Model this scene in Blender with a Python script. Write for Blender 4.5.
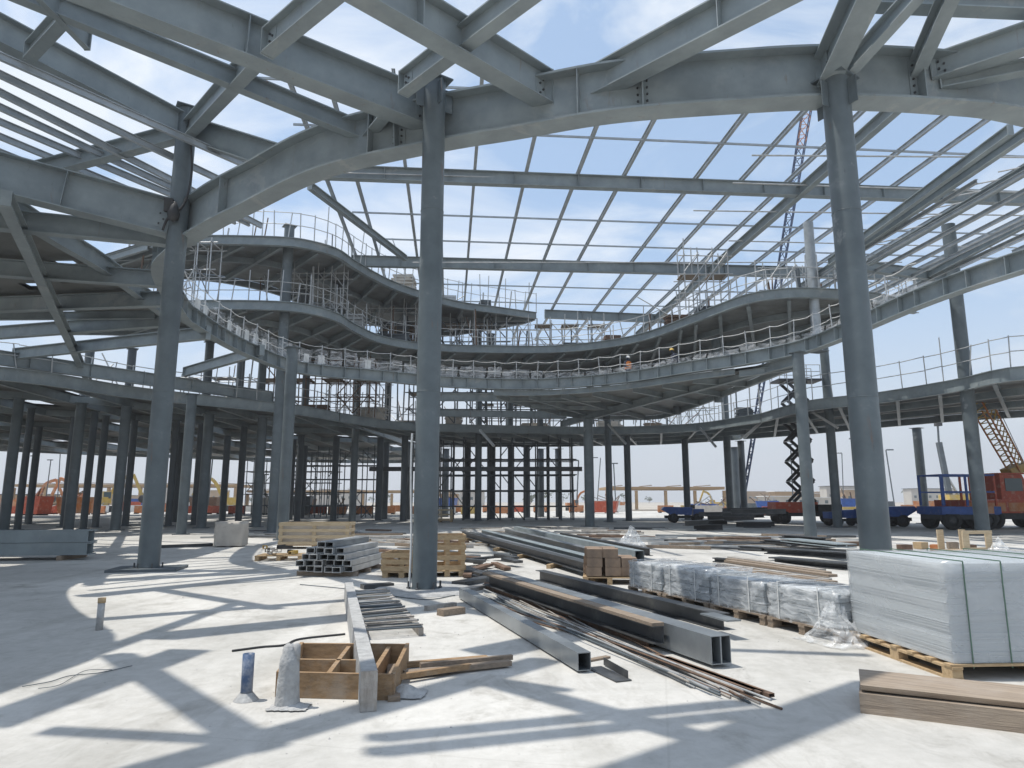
import bpy, math, random
from mathutils import Vector, Matrix
random.seed(7)
C = bpy.context.scene
for o in list(bpy.data.objects): bpy.data.objects.remove(o)
COL = C.collection
R = math.radians
# ---------------------------------------------------------------- camera
EYE, FPX, PITCH = 1.6, 684.0, 9.7
cd = bpy.data.cameras.new('camera'); cam = bpy.data.objects.new('camera', cd); COL.objects.link(cam)
cam.location = (0, 0, EYE); cam.rotation_euler = (R(90 + PITCH), 0, 0)
cd.sensor_fit = 'HORIZONTAL'; cd.sensor_width = 36; cd.lens = FPX / 1024 * 36
cd.clip_start = .05; cd.clip_end = 6000
C.camera = cam
# ---------------------------------------------------------------- sky and sun
SHX, SHY = .37, -.05                       # sun travel per metre of fall
sun_dir = Vector((-SHX, -SHY, 1)).normalized()
sd = bpy.data.lights.new('sun', 'SUN'); so = bpy.data.objects.new('sun', sd); COL.objects.link(so)
sd.energy = 4.3; sd.angle = R(.5); sd.color = (1, .955, .88)
so.rotation_euler = sun_dir.to_track_quat('Z', 'Y').to_euler()
W = bpy.data.worlds.new('World'); C.world = W; W.use_nodes = True
nt = W.node_tree; N = nt.nodes; L = nt.links
for n in list(N): N.remove(n)
out = N.new('ShaderNodeOutputWorld'); bg = N.new('ShaderNodeBackground'); L.new(bg.outputs[0], out.inputs[0])
sky = N.new('ShaderNodeTexSky'); sky.sky_type = 'NISHITA'; sky.sun_disc = False
sky.sun_elevation = math.asin(sun_dir.z); sky.sun_rotation = math.atan2(sun_dir.x, sun_dir.y)
sky.altitude = 0; sky.air_density = 1.0; sky.dust_density = .9; sky.ozone_density = 1.0
tc = N.new('ShaderNodeTexCoord'); sep = N.new('ShaderNodeSeparateXYZ'); L.new(tc.outputs['Generated'], sep.inputs[0])
mp = N.new('ShaderNodeMapping'); mp.inputs['Scale'].default_value = (1.0, 1.6, 2.6); mp.inputs['Location'].default_value = (.35, .2, .1)
L.new(tc.outputs['Generated'], mp.inputs[0])
cn = N.new('ShaderNodeTexNoise'); cn.inputs['Scale'].default_value = 3.1; cn.inputs['Detail'].default_value = 9; cn.inputs['Roughness'].default_value = .55
cn.inputs['Distortion'].default_value = .7
L.new(mp.outputs[0], cn.inputs[0])
cr = N.new('ShaderNodeValToRGB'); cr.color_ramp.elements[0].position = .44; cr.color_ramp.elements[1].position = .68
cr.color_ramp.elements[0].color = (.0,)*3 + (1,); cr.color_ramp.elements[1].color = (.85,)*3 + (1,)
L.new(cn.outputs[0], cr.inputs[0])
hz = N.new('ShaderNodeMapRange'); hz.inputs[1].default_value = -.02; hz.inputs[2].default_value = .34; hz.inputs[3].default_value = .93; hz.inputs[4].default_value = 0
hz.interpolation_type = 'SMOOTHSTEP'
L.new(sep.outputs[2], hz.inputs[0])
mixa = N.new('ShaderNodeMixRGB'); mixa.inputs[0].default_value = .42; mixa.inputs[2].default_value = (4.2, 5.7, 7.6, 1); L.new(sky.outputs[0], mixa.inputs[1])
mixc = N.new('ShaderNodeMixRGB'); mixc.inputs[2].default_value = (6.2, 6.55, 6.95, 1)
L.new(cr.outputs[0], mixc.inputs[0]); L.new(mixa.outputs[0], mixc.inputs[1])
mixh = N.new('ShaderNodeMixRGB'); mixh.inputs[2].default_value = (4.75, 5.05, 5.5, 1)
L.new(hz.outputs[0], mixh.inputs[0]); L.new(mixc.outputs[0], mixh.inputs[1]); L.new(mixh.outputs[0], bg.inputs[0])
bg.inputs[1].default_value = .15
C.view_settings.view_transform = 'Standard'; C.view_settings.look = 'None'
C.view_settings.exposure = 0.04; C.view_settings.gamma = 1; C.view_settings.use_curve_mapping = False
C.cycles.max_bounces = 7; C.cycles.transparent_max_bounces = 12
C.cycles.use_denoising = True
# ---------------------------------------------------------------- projection helpers
SP, CP = math.sin(R(PITCH)), math.cos(R(PITCH))
def ray(px, py):
    u, v = (px - 512) / FPX, (384 - py) / FPX
    return Vector((u, CP - v * SP, SP + v * CP))
def U(px, py, z=0.0):
    d = ray(px, py); return Vector((0, 0, EYE)) + d * ((z - EYE) / d.z)
def UY(px, py, Y):
    d = ray(px, py); return Vector((0, 0, EYE)) + d * (Y / d.y)
def SH(px, py, z):                        # roof point whose shadow falls on the floor seen at this pixel
    g = U(px, py, 0); return Vector((g.x - SHX * z, g.y - SHY * z, z))
# ---------------------------------------------------------------- materials
def newmat(name):
    m = bpy.data.materials.new(name); m.use_nodes = True
    t = m.node_tree; b = t.nodes['Principled BSDF']; return m, t, b
def mat(name, c1, c2=None, scale=3.0, rough=.6, metal=0.0, bump=0.0, bscale=None, stretch=(1, 1, 1), rot=0, rust=0, lo=.35, hi=.65, dirt=None, dscale=1.2, dlo=.58, dhi=.72, damt=.6, spec=.4):
    m, t, b = newmat(name); n, l = t.nodes, t.links
    co = n.new('ShaderNodeTexCoord'); mpn = n.new('ShaderNodeMapping'); mpn.inputs['Scale'].default_value = stretch
    mr0 = n.new('ShaderNodeMapping'); mr0.inputs['Rotation'].default_value = (0, 0, rot)
    l.new(co.outputs['Object'], mr0.inputs[0]); l.new(mr0.outputs[0], mpn.inputs[0])
    b.inputs['Roughness'].default_value = rough; b.inputs['Metallic'].default_value = metal
    b.inputs['Specular IOR Level'].default_value = spec
    c2 = c2 or tuple(x * .72 for x in c1)
    nz = n.new('ShaderNodeTexNoise'); nz.inputs['Scale'].default_value = scale; nz.inputs['Detail'].default_value = 8; nz.inputs['Roughness'].default_value = .62
    l.new(mpn.outputs[0], nz.inputs[0])
    rp = n.new('ShaderNodeValToRGB'); rp.color_ramp.elements[0].position = lo; rp.color_ramp.elements[1].position = hi
    rp.color_ramp.elements[0].color = (*c2, 1); rp.color_ramp.elements[1].color = (*c1, 1)
    l.new(nz.outputs[0], rp.inputs[0]); col = rp.outputs[0]
    if dirt:
        n2 = n.new('ShaderNodeTexNoise'); n2.inputs['Scale'].default_value = dscale; n2.inputs['Detail'].default_value = 10; n2.inputs['Roughness'].default_value = .7
        l.new(co.outputs['Object'], n2.inputs[0])
        mr = n.new('ShaderNodeMapRange'); mr.inputs[1].default_value = dlo; mr.inputs[2].default_value = dhi; mr.inputs[4].default_value = damt
        l.new(n2.outputs[0], mr.inputs[0])
        mc = n.new('ShaderNodeMixRGB'); mc.inputs[2].default_value = (*dirt, 1)
        l.new(mr.outputs[0], mc.inputs[0]); l.new(col, mc.inputs[1]); col = mc.outputs[0]
    if rust:
        mv = n.new('ShaderNodeMapping'); mv.inputs['Scale'].default_value = (5, 5, .7); l.new(co.outputs['Object'], mv.inputs[0])
        for sc_, lo_, hi_, am_, cc_ in ((1.0, .63, .74, .75, (.17, .095, .06)), (.55, .60, .64, .55, (.34, .35, .345)), (2.3, .66, .70, .6, (.07, .075, .08))):
            n4 = n.new('ShaderNodeTexNoise'); n4.inputs['Scale'].default_value = sc_; n4.inputs['Detail'].default_value = 9; n4.inputs['Roughness'].default_value = .66; n4.inputs['Distortion'].default_value = .5
            l.new(mv.outputs[0] if sc_ != .55 else co.outputs['Object'], n4.inputs[0])
            m4 = n.new('ShaderNodeMapRange'); m4.inputs[1].default_value = lo_; m4.inputs[2].default_value = hi_; m4.inputs[4].default_value = am_*rust; l.new(n4.outputs[0], m4.inputs[0])
            x4 = n.new('ShaderNodeMixRGB'); x4.inputs[2].default_value = (*cc_, 1); l.new(m4.outputs[0], x4.inputs[0]); l.new(col, x4.inputs[1]); col = x4.outputs[0]
    l.new(col, b.inputs['Base Color'])
    rr = n.new('ShaderNodeMapRange'); rr.inputs[3].default_value = max(.05, rough - .12); rr.inputs[4].default_value = min(1, rough + .12)
    l.new(nz.outputs[0], rr.inputs[0]); l.new(rr.outputs[0], b.inputs['Roughness'])
    if bump:
        n3 = n.new('ShaderNodeTexNoise'); n3.inputs['Scale'].default_value = bscale or scale * 4; n3.inputs['Detail'].default_value = 6
        l.new(mpn.outputs[0], n3.inputs[0])
        bp = n.new('ShaderNodeBump'); bp.inputs['Strength'].default_value = bump; bp.inputs['Distance'].default_value = .02
        l.new(n3.outputs[0], bp.inputs['Height']); l.new(bp.outputs[0], b.inputs['Normal'])
    return m
M = {}
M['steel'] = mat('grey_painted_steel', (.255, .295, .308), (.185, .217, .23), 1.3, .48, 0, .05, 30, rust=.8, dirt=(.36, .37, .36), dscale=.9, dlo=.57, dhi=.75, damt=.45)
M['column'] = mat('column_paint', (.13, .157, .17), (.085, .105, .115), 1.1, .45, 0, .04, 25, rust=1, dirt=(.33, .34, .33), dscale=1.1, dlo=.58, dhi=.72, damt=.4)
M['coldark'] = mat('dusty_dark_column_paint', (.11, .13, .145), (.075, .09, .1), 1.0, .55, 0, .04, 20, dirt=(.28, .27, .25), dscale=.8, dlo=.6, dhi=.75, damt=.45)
M['purlin'] = mat('galvanised_purlin', (.40, .43, .45), (.29, .32, .34), 2, .4, .25, .03, 30, dirt=(.2, .2, .19), dscale=1.5)
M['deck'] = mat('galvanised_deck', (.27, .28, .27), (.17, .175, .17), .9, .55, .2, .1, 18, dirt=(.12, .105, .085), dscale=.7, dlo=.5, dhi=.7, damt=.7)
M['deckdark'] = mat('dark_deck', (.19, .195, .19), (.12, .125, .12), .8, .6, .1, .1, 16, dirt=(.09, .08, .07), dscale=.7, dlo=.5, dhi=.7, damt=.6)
M['galv'] = mat('galvanised_tube', (.50, .51, .51), (.36, .37, .37), 4, .42, .35)
M['rust'] = mat('rusty_steel', (.20, .125, .085), (.11, .075, .055), 6, .8, .2, .2, 40, dirt=(.27, .25, .23), dscale=3)
M['darkst'] = mat('dark_bare_steel', (.085, .09, .095), (.05, .053, .056), 2, .42, .35, .04, 25, dirt=(.25, .24, .22), dscale=2.2, dlo=.55, dhi=.75, damt=.5)
M['tubest'] = mat('bright_square_tube_steel', (.30, .325, .34), (.20, .22, .235), 1.6, .33, .5, .03, 25, dirt=(.42, .42, .40), dscale=2.5, dlo=.55, dhi=.75, damt=.5)
M['wood'] = mat('pale_pallet_wood', (.50, .37, .22), (.36, .25, .14), 7, .78, 0, .25, 30, stretch=(1, 6, 6), dirt=(.3, .25, .19), dscale=2.5)
M['woodg'] = mat('weathered_grey_wood', (.30, .235, .175), (.19, .15, .115), 5, .85, 0, .3, 30, stretch=(1.2, 9, 9), dirt=(.40, .37, .33), dscale=2.2)
M['woodd'] = mat('dusty_old_timber', (.34, .31, .275), (.23, .205, .18), 5, .85, 0, .3, 26, stretch=(7, 7, 1.5), dirt=(.48, .47, .45), dscale=2.5, dlo=.45, dhi=.65, damt=.8)
M['crate'] = mat('crate_plywood', (.54, .44, .30), (.42, .33, .21), 5, .8, 0, .15, 30, stretch=(1, 1, 5))
M['cementy'] = mat('cement_crust', (.44, .44, .43), (.30, .30, .295), 9, .92, 0, .8, 22, dirt=(.52, .51, .49), dscale=4)
M['white'] = mat('white_plastic', (.72, .72, .70), (.58, .58, .56), 4, .6, 0, .1, 20)
M['offwhite'] = mat('dirty_white_sack', (.58, .54, .48), (.46, .42, .37), 3, .85, 0, .5, 9, dirt=(.34, .3, .25), dscale=3)
M['blue'] = mat('blue_vehicle_paint', (.035, .10, .34), (.025, .07, .24), 3, .45, 0, .03, dirt=(.28, .27, .26), dscale=2.4, dlo=.56, dhi=.72, damt=.4)
M['blued'] = mat('dark_blue_crane_paint', (.035, .06, .14), (.025, .045, .1), 3, .5)
M['woodb'] = mat('brown_formwork_wood', (.36, .235, .13), (.22, .14, .075), 6, .8, 0, .25, 30, stretch=(1.5, 5, 5), dirt=(.36, .32, .27), dscale=3, dlo=.5, dhi=.7)
M['woodbd'] = mat('grey_brown_board_grain', (.36, .29, .22), (.22, .175, .135), 2.2, .85, 0, .35, 9, stretch=(.7, 14, 14), rot=R(29.4), dirt=(.36, .31, .26), dscale=1.6, dlo=.5, dhi=.72, damt=.7)
M['crumb'] = mat('mortar_crumbs', (.46, .45, .43), (.34, .33, .315), 2, .95)
M['red'] = mat('faded_red_paint', (.47, .085, .035), (.36, .06, .03), 3, .5, 0, .03, dirt=(.5, .33, .26), dscale=3.5, dlo=.54, dhi=.66, damt=.6)
M['orange'] = mat('orange_paint', (.55, .20, .06), (.42, .15, .05), 3, .65, dirt=(.42, .33, .25), dscale=1.5, dlo=.45, dhi=.65, damt=.75)
M['yellow'] = mat('yellow_paint', (.58, .39, .08), (.45, .30, .06), 3, .6, dirt=(.42, .36, .26), dscale=1.5, dlo=.45, dhi=.65, damt=.75)
M['tyre'] = mat('tyre_rubber', (.035, .035, .035), (.022, .022, .022), 8, .85, dirt=(.14, .13, .12), dscale=3)
M['black'] = mat('black_dusty_metal', (.045, .047, .05), (.03, .03, .032), 4, .6, dirt=(.16, .15, .14), dscale=3)
M['tan'] = mat('tan_roof_sheet', (.42, .29, .17), (.34, .23, .13), .4, .8)
M['sandy'] = mat('beige_building_wall', (.52, .49, .44), (.44, .41, .37), .3, .9)
M['leaf'] = mat('dusty_palm_green', (.10, .12, .055), (.06, .075, .035), 1, .9)
M['cloth1'] = mat('dark_work_clothes', (.05, .06, .09), (.035, .04, .06), 6, .9)
M['vest'] = mat('orange_work_vest', (.75, .22, .04), (.6, .17, .03), 6, .8)
M['skin'] = mat('skin', (.28, .16, .10), (.22, .12, .08), 6, .6)
M['pipeblue'] = mat('blue_plastic_pipe', (.07, .12, .22), (.05, .085, .16), 6, .5, 0, .1, 20, dirt=(.45, .45, .44), dscale=4, dlo=.42, dhi=.66, damt=.9)
M['strap'] = mat('green_strap', (.09, .17, .12), (.07, .13, .09), 6, .5)
M['brick'] = mat('block_pack', (.30, .215, .15), (.19, .14, .105), 5, .9, 0, .3, 20)
m, t, b = newmat('window_glass'); b.inputs['Base Color'].default_value = (.08, .11, .12, 1); b.inputs['Roughness'].default_value = .08; M['glass'] = m
# wrapped plastic film
def film(name, alo, ahi, sc, strength, tint=(.74, .76, .77)):
    m, t, b = newmat(name); n, l = t.nodes, t.links
    co = n.new('ShaderNodeTexCoord'); mpn = n.new('ShaderNodeMapping'); mpn.inputs['Scale'].default_value = (1, 1, 3)
    l.new(co.outputs['Object'], mpn.inputs[0])
    nz = n.new('ShaderNodeTexNoise'); nz.inputs['Scale'].default_value = sc; nz.inputs['Detail'].default_value = 7; nz.inputs['Distortion'].default_value = 1.4
    l.new(mpn.outputs[0], nz.inputs[0])
    mr = n.new('ShaderNodeMapRange'); mr.inputs[1].default_value = .35; mr.inputs[2].default_value = .7; mr.inputs[3].default_value = alo; mr.inputs[4].default_value = ahi
    l.new(nz.outputs[0], mr.inputs[0]); l.new(mr.outputs[0], b.inputs['Alpha'])
    b.inputs['Base Color'].default_value = (*tint, 1); b.inputs['Roughness'].default_value = .16; b.inputs['Specular IOR Level'].default_value = .7
    bp = n.new('ShaderNodeBump'); bp.inputs['Strength'].default_value = strength; bp.inputs['Distance'].default_value = .03
    l.new(nz.outputs[0], bp.inputs['Height']); l.new(bp.outputs[0], b.inputs['Normal']); return m
M['film'] = film('clear_wrap_film', .10, .72, 3.2, 1.0)
M['filmthin'] = film('thin_stretch_film', .25, .52, 1.1, .3, (.62, .655, .675))
M['net'] = film('white_debris_net', .04, .5, 1.6, .2, (.86, .87, .88))
M['shade'] = film('dark_shade_net', .1, .75, 3.0, .4, (.10, .11, .13))
# sheet stack
m, t, b = newmat('stacked_grey_sheets'); n, l = t.nodes, t.links
co = n.new('ShaderNodeTexCoord'); mpn = n.new('ShaderNodeMapping'); mpn.inputs['Scale'].default_value = (.6, .6, 60); l.new(co.outputs['Object'], mpn.inputs[0])
nz = n.new('ShaderNodeTexNoise'); nz.inputs['Scale'].default_value = 1.5; nz.inputs['Detail'].default_value = 5; l.new(mpn.outputs[0], nz.inputs[0])
rp = n.new('ShaderNodeValToRGB'); rp.color_ramp.elements[0].position = .3; rp.color_ramp.elements[1].position = .7
rp.color_ramp.elements[0].color = (.40, .43, .45, 1); rp.color_ramp.elements[1].color = (.48, .51, .53, 1)
l.new(nz.outputs[0], rp.inputs[0]); l.new(rp.outputs[0], b.inputs['Base Color']); b.inputs['Roughness'].default_value = .4
bp = n.new('ShaderNodeBump'); bp.inputs['Strength'].default_value = .5; bp.inputs['Distance'].default_value = .01
l.new(nz.outputs[0], bp.inputs['Height']); l.new(bp.outputs[0], b.inputs['Normal']); M['sheets'] = m
# concrete slab
m, t, b = newmat('dusty_concrete'); n, l = t.nodes, t.links
co = n.new('ShaderNodeTexCoord')
def NZ(sc, det=8, rg=.6, dist=0.0, st=(1, 1, 1)):
    mpn = n.new('ShaderNodeMapping'); mpn.inputs['Scale'].default_value = st; l.new(co.outputs['Object'], mpn.inputs[0])
    x = n.new('ShaderNodeTexNoise'); x.inputs['Scale'].default_value = sc; x.inputs['Detail'].default_value = det; x.inputs['Roughness'].default_value = rg; x.inputs['Distortion'].default_value = dist
    l.new(mpn.outputs[0], x.inputs[0]); return x.outputs[0]
def RAMP(src, a, bb, ca, cb):
    r_ = n.new('ShaderNodeValToRGB'); r_.color_ramp.elements[0].position = a; r_.color_ramp.elements[1].position = bb
    r_.color_ramp.elements[0].color = (*ca, 1); r_.color_ramp.elements[1].color = (*cb, 1); l.new(src, r_.inputs[0]); return r_.outputs[0]
def MUL(a, bb, f=1.0):
    x = n.new('ShaderNodeMixRGB'); x.blend_type = 'MULTIPLY'; x.inputs[0].default_value = f; l.new(a, x.inputs[1]); l.new(bb, x.inputs[2]); return x.outputs[0]
base = RAMP(NZ(.35, 9, .6, .4), .3, .72, (.535, .52, .49), (.635, .62, .585))
fine = RAMP(NZ(6, 10, .7), .28, .62, (.84, .84, .83), (1, 1, 1))
stain = RAMP(NZ(.9, 10, .68, 1.2), .30, .43, (.70, .69, .67), (1, 1, 1))
scrape = RAMP(NZ(2.2, 8, .6, .6, (1, .18, 1)), .27, .42, (.84, .83, .81), (1, 1, 1))
br = n.new('ShaderNodeTexBrick'); br.inputs['Scale'].default_value = 1; br.inputs['Brick Width'].default_value = 6; br.inputs['Row Height'].default_value = 4.5
br.offset = 0; br.inputs['Mortar Size'].default_value = .012; br.inputs['Mortar Smooth'].default_value = .6
br.inputs['Color1'].default_value = (1, 1, 1, 1); br.inputs['Color2'].default_value = (.95, .95, .95, 1); br.inputs['Mortar'].default_value = (.55, .54, .52, 1)
mpb = n.new('ShaderNodeMapping'); mpb.inputs['Rotation'].default_value = (0, 0, R(12)); l.new(co.outputs['Object'], mpb.inputs[0]); l.new(mpb.outputs[0], br.inputs[0])
patch = RAMP(NZ(.22, 6, .55, .8), .42, .58, (.80, .80, .795), (1, 1, 1)); speck = RAMP(NZ(38, 3, .5), .24, .34, (.66, .65, .63), (1, 1, 1)); swirl = RAMP(NZ(1.4, 12, .75, 2.6, (1, .45, 1)), .36, .50, (.86, .855, .845), (1, 1, 1))
base = MUL(MUL(MUL(base, patch), speck, .6), swirl)
c_ = MUL(MUL(MUL(MUL(base, fine), stain, .9), scrape, .9), br.outputs[0], .16)
wv = n.new('ShaderNodeTexWave'); wv.inputs['Scale'].default_value = .10; wv.inputs['Distortion'].default_value = 7; wv.inputs['Detail'].default_value = 4; wv.inputs['Detail Scale'].default_value = .6
l.new(co.outputs['Object'], wv.inputs[0]); c_ = MUL(c_, RAMP(wv.outputs[0], .0, .03, (.86, .855, .845), (1, 1, 1)), .8)
l.new(c_, b.inputs['Base Color']); b.inputs['Roughness'].default_value = .88; b.inputs['Specular IOR Level'].default_value = .25
bp = n.new('ShaderNodeBump'); bp.inputs['Strength'].default_value = .25; bp.inputs['Distance'].default_value = .02
l.new(NZ(14, 8, .65), bp.inputs['Height']); l.new(bp.outputs[0], b.inputs['Normal']); M['slab'] = m
M['ground'] = mat('pale_sand', (.47, .43, .37), (.37, .335, .285), .05, .95, 0, .3, 3, dirt=(.30, .27, .23), dscale=.03, dlo=.5, dhi=.65)
# ---------------------------------------------------------------- mesh builder
ORG = {}
class MB:
    def __init__(s): s.v, s.f, s.sm = [], [], []
    def add(s, vs, fs, smooth=False):
        k = len(s.v); s.v += [Vector(x) for x in vs]; s.f += [tuple(i + k for i in f) for f in fs]; s.sm += [smooth] * len(fs)
        return s
    def box(s, c, size, rz=0, rx=0, ry=0):
        c = Vector(c); m_ = Matrix.Rotation(rz, 3, 'Z') @ Matrix.Rotation(ry, 3, 'Y') @ Matrix.Rotation(rx, 3, 'X')
        h = [x / 2 for x in size]
        vs = [c + m_ @ Vector((sx * h[0], sy * h[1], sz * h[2])) for sx in (-1, 1) for sy in (-1, 1) for sz in (-1, 1)]
        return s.add(vs, [(0, 1, 3, 2), (4, 6, 7, 5), (0, 4, 5, 1), (2, 3, 7, 6), (0, 2, 6, 4), (1, 5, 7, 3)])
    def frame(s, p, q, up=(0, 0, 1)):
        d = (q - p).normalized(); up = Vector(up)
        if abs(d.dot(up)) > .98: up = Vector((0, 1, 0))
        sd_ = d.cross(up).normalized(); u_ = sd_.cross(d).normalized(); return d, sd_, u_
    def prof(s, p, q, pts, up=(0, 0, 1), caps=True):
        p, q = Vector(p), Vector(q); d, a, u_ = s.frame(p, q, up); k = len(pts)
        vs = [p + a * x + u_ * y for x, y in pts] + [q + a * x + u_ * y for x, y in pts]
        fs = [(i, (i + 1) % k, k + (i + 1) % k, k + i) for i in range(k)]
        if caps: fs += [tuple(range(k - 1, -1, -1)), tuple(range(k, 2 * k))]
        return s.add(vs, fs)
    def bar(s, p, q, w, h, up=(0, 0, 1)): return s.prof(p, q, [(-w/2, -h/2), (w/2, -h/2), (w/2, h/2), (-w/2, h/2)], up)
    def ibeam(s, p, q, h, w, tf=.03, tw=.02, up=(0, 0, 1)):
        s.bar_off(p, q, w, tf, h/2 - tf/2, up); s.bar_off(p, q, w, tf, -h/2 + tf/2, up); s.bar(p, q, tw, h - 2*tf, up); return s
    def bar_off(s, p, q, w, h, dz, up=(0, 0, 1), dx=0): return s.prof(p, q, [(dx-w/2, dz-h/2), (dx+w/2, dz-h/2), (dx+w/2, dz+h/2), (dx-w/2, dz+h/2)], up)
    def hollow(s, p, q, w, h, t=.006, cells=1):
        for i in range(cells):
            cx = (i - (cells-1)/2) * w
            for a in ((cx, h/2 - t/2, w, t), (cx, -h/2 + t/2, w, t), (cx - w/2 + t/2, 0, t, h - 2*t), (cx + w/2 - t/2, 0, t, h - 2*t)):
                s.bar_off(p, q, a[2], a[3], a[1], dx=a[0])
        return s
    def tube(s, p, q, r, n=8, r2=None, caps=True):
        p, q = Vector(p), Vector(q); d, a, u_ = s.frame(p, q); r2 = r if r2 is None else r2
        vs = [p + (a*math.cos(i*2*math.pi/n) + u_*math.sin(i*2*math.pi/n))*r for i in range(n)] + [q + (a*math.cos(i*2*math.pi/n) + u_*math.sin(i*2*math.pi/n))*r2 for i in range(n)]
        s.add(vs, [(i, (i+1) % n, n + (i+1) % n, n + i) for i in range(n)], True)
        if caps: s.add(vs, [tuple(range(n-1, -1, -1)), tuple(range(n, 2*n))])
        return s
    def path(s, pts, r, n=6):
        for a, b_ in zip(pts[:-1], pts[1:]): s.tube(a, b_, r, n)
        return s
    def lathe(s, c, prof, n=20, ax=None):
        c = Vector(c); k = len(prof)
        m_ = Matrix.Identity(3) if ax is None else Vector((0, 0, 1)).rotation_difference(Vector(ax)).to_matrix()
        vs = [c + m_ @ Vector((r*math.cos(i*2*math.pi/n), r*math.sin(i*2*math.pi/n), z)) for i in range(n) for r, z in prof]
        fs = [(i*k + j, ((i+1) % n)*k + j, ((i+1) % n)*k + j+1, i*k + j+1) for i in range(n) for j in range(k-1)]
        return s.add(vs, fs, True)
    def sweep(s, path, pts, closed=False):
        n_, k = len(path), len(pts); vs = []
        for i in range(n_):
            a = path[max(i-1, 0)] if not closed else path[i-1]; b_ = path[min(i+1, n_-1)] if not closed else path[(i+1) % n_]
            d = Vector((b_.x - a.x, b_.y - a.y, 0)).normalized(); sd_ = Vector((d.y, -d.x, 0))
            vs += [path[i] + sd_*x + Vector((0, 0, y)) for x, y in pts]
        fs = [(i*k + j, i*k + (j+1) % k, ((i+1) % n_)*k + (j+1) % k, ((i+1) % n_)*k + j) for i in range(n_ if closed else n_-1) for j in range(k)]
        if not closed: fs += [tuple(range(k-1, -1, -1)), tuple(range((n_-1)*k, n_*k))]
        return s.add(vs, fs)
    def build(s, name, m_, parent=None, org=None):
        if parent is not None: og = ORG[parent.name]
        elif org is not None: og = Vector(org)
        else:
            xs = [v.x for v in s.v]; ys = [v.y for v in s.v]; zs = [v.z for v in s.v]
            og = Vector(((min(xs)+max(xs))/2, (min(ys)+max(ys))/2, min(zs)))
        me = bpy.data.meshes.new(name); me.from_pydata([v - og for v in s.v], [], s.f); me.update()
        me.materials.append(M[m_] if isinstance(m_, str) else m_)
        me.polygons.foreach_set('use_smooth', s.sm)
        o = bpy.data.objects.new(name, me); COL.objects.link(o)
        if parent is not None: o.parent = parent
        else: o.location = og
        ORG[o.name] = og; return o
LABELS = {}
def tag(o, label, cat, group=None):
    o['label'] = label; o['category'] = cat; o['kind'] = 'thing'
    if group: o['group'] = group
    return o
def thing(name, label, cat, loc, group=None):
    o = bpy.data.objects.new(name, None); COL.objects.link(o); o.location = loc; o.empty_display_size = .3
    ORG[o.name] = Vector(loc); return tag(o, label, cat, group)
def struct(o): o['kind'] = 'structure'; return o
def copy_tree(o, parent=None):
    c = o.copy(); COL.objects.link(c); ORG[c.name] = ORG[o.name]
    if parent: c.parent = parent
    for ch in list(o.children): copy_tree(ch, c)
    return c
def spline(pts, n):
    pts = [Vector(p) for p in pts]; P = [pts[0]*2 - pts[1]] + pts + [pts[-1]*2 - pts[-2]]; raw = []
    for i in range(1, len(P)-2):
        for k in range(12):
            t_ = k/12; a, b_, c, d = P[i-1], P[i], P[i+1], P[i+2]
            raw.append(.5*((2*b_) + (c-a)*t_ + (2*a-5*b_+4*c-d)*t_*t_ + (3*b_-a-3*c+d)*t_**3))
    raw.append(P[-2]); return resample(raw, n)
def resample(raw, n):
    Ls = [0]
    for a, b_ in zip(raw[:-1], raw[1:]): Ls.append(Ls[-1] + (b_-a).length)
    o, j = [], 0
    for i in range(n):
        t_ = Ls[-1]*i/(n-1)
        while j < len(Ls)-2 and Ls[j+1] < t_: j += 1
        f_ = (t_-Ls[j])/max(1e-9, Ls[j+1]-Ls[j]); o.append(raw[j].lerp(raw[j+1], min(1, f_)))
    return o
ORD = ['first', 'second', 'third', 'fourth', 'fifth', 'sixth', 'seventh', 'eighth', 'ninth', 'tenth', 'eleventh', 'twelfth', 'thirteenth', 'fourteenth', 'fifteenth', 'sixteenth', 'seventeenth', 'eighteenth', 'nineteenth', 'twentieth', 'twenty-first', 'twenty-second', 'twenty-third', 'twenty-fourth', 'twenty-fifth', 'twenty-sixth', 'twenty-seventh', 'twenty-eighth', 'twenty-ninth', 'thirtieth', 'thirty-first', 'thirty-second', 'thirty-third', 'thirty-fourth', 'thirty-fifth', 'thirty-sixth', 'thirty-seventh', 'thirty-eighth', 'thirty-ninth', 'fortieth']
# ================================================================ SETTING
g = MB(); S = 900
g.add([(-S, -300, -.12), (S, -300, -.12), (S, S, -.12), (-S, S, -.12)], [(0, 1, 2, 3)]); struct(g.build('ground', 'ground', org=(0, 0, -.12)))
g = MB(); g.box((0, 45, -.1), (150, 130, .2)); struct(g.build('floor_slab', 'slab', org=(0, 0, 0)))
hb = MB(); hb.box((0, 310, 29.4), (1960, 1320, 61.2)); hm = bpy.data.materials.new('pale_haze'); hm.use_nodes = True; ht = hm.node_tree
for n in list(ht.nodes): ht.nodes.remove(n)
ho = ht.nodes.new('ShaderNodeOutputMaterial'); hv = ht.nodes.new('ShaderNodeVolumePrincipled'); ht.links.new(hv.outputs[0], ho.inputs['Volume'])
hv.inputs['Color'].default_value = (.93, .94, .96, 1); hv.inputs['Density'].default_value = .0008; hv.inputs['Anisotropy'].default_value = .3
ob = hb.build('haze', hm, org=(0, 0, 0)); ob['kind'] = 'stuff'; ob['label'] = 'thin pale dust haze hanging over the whole site'; ob['category'] = 'haze'
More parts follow.
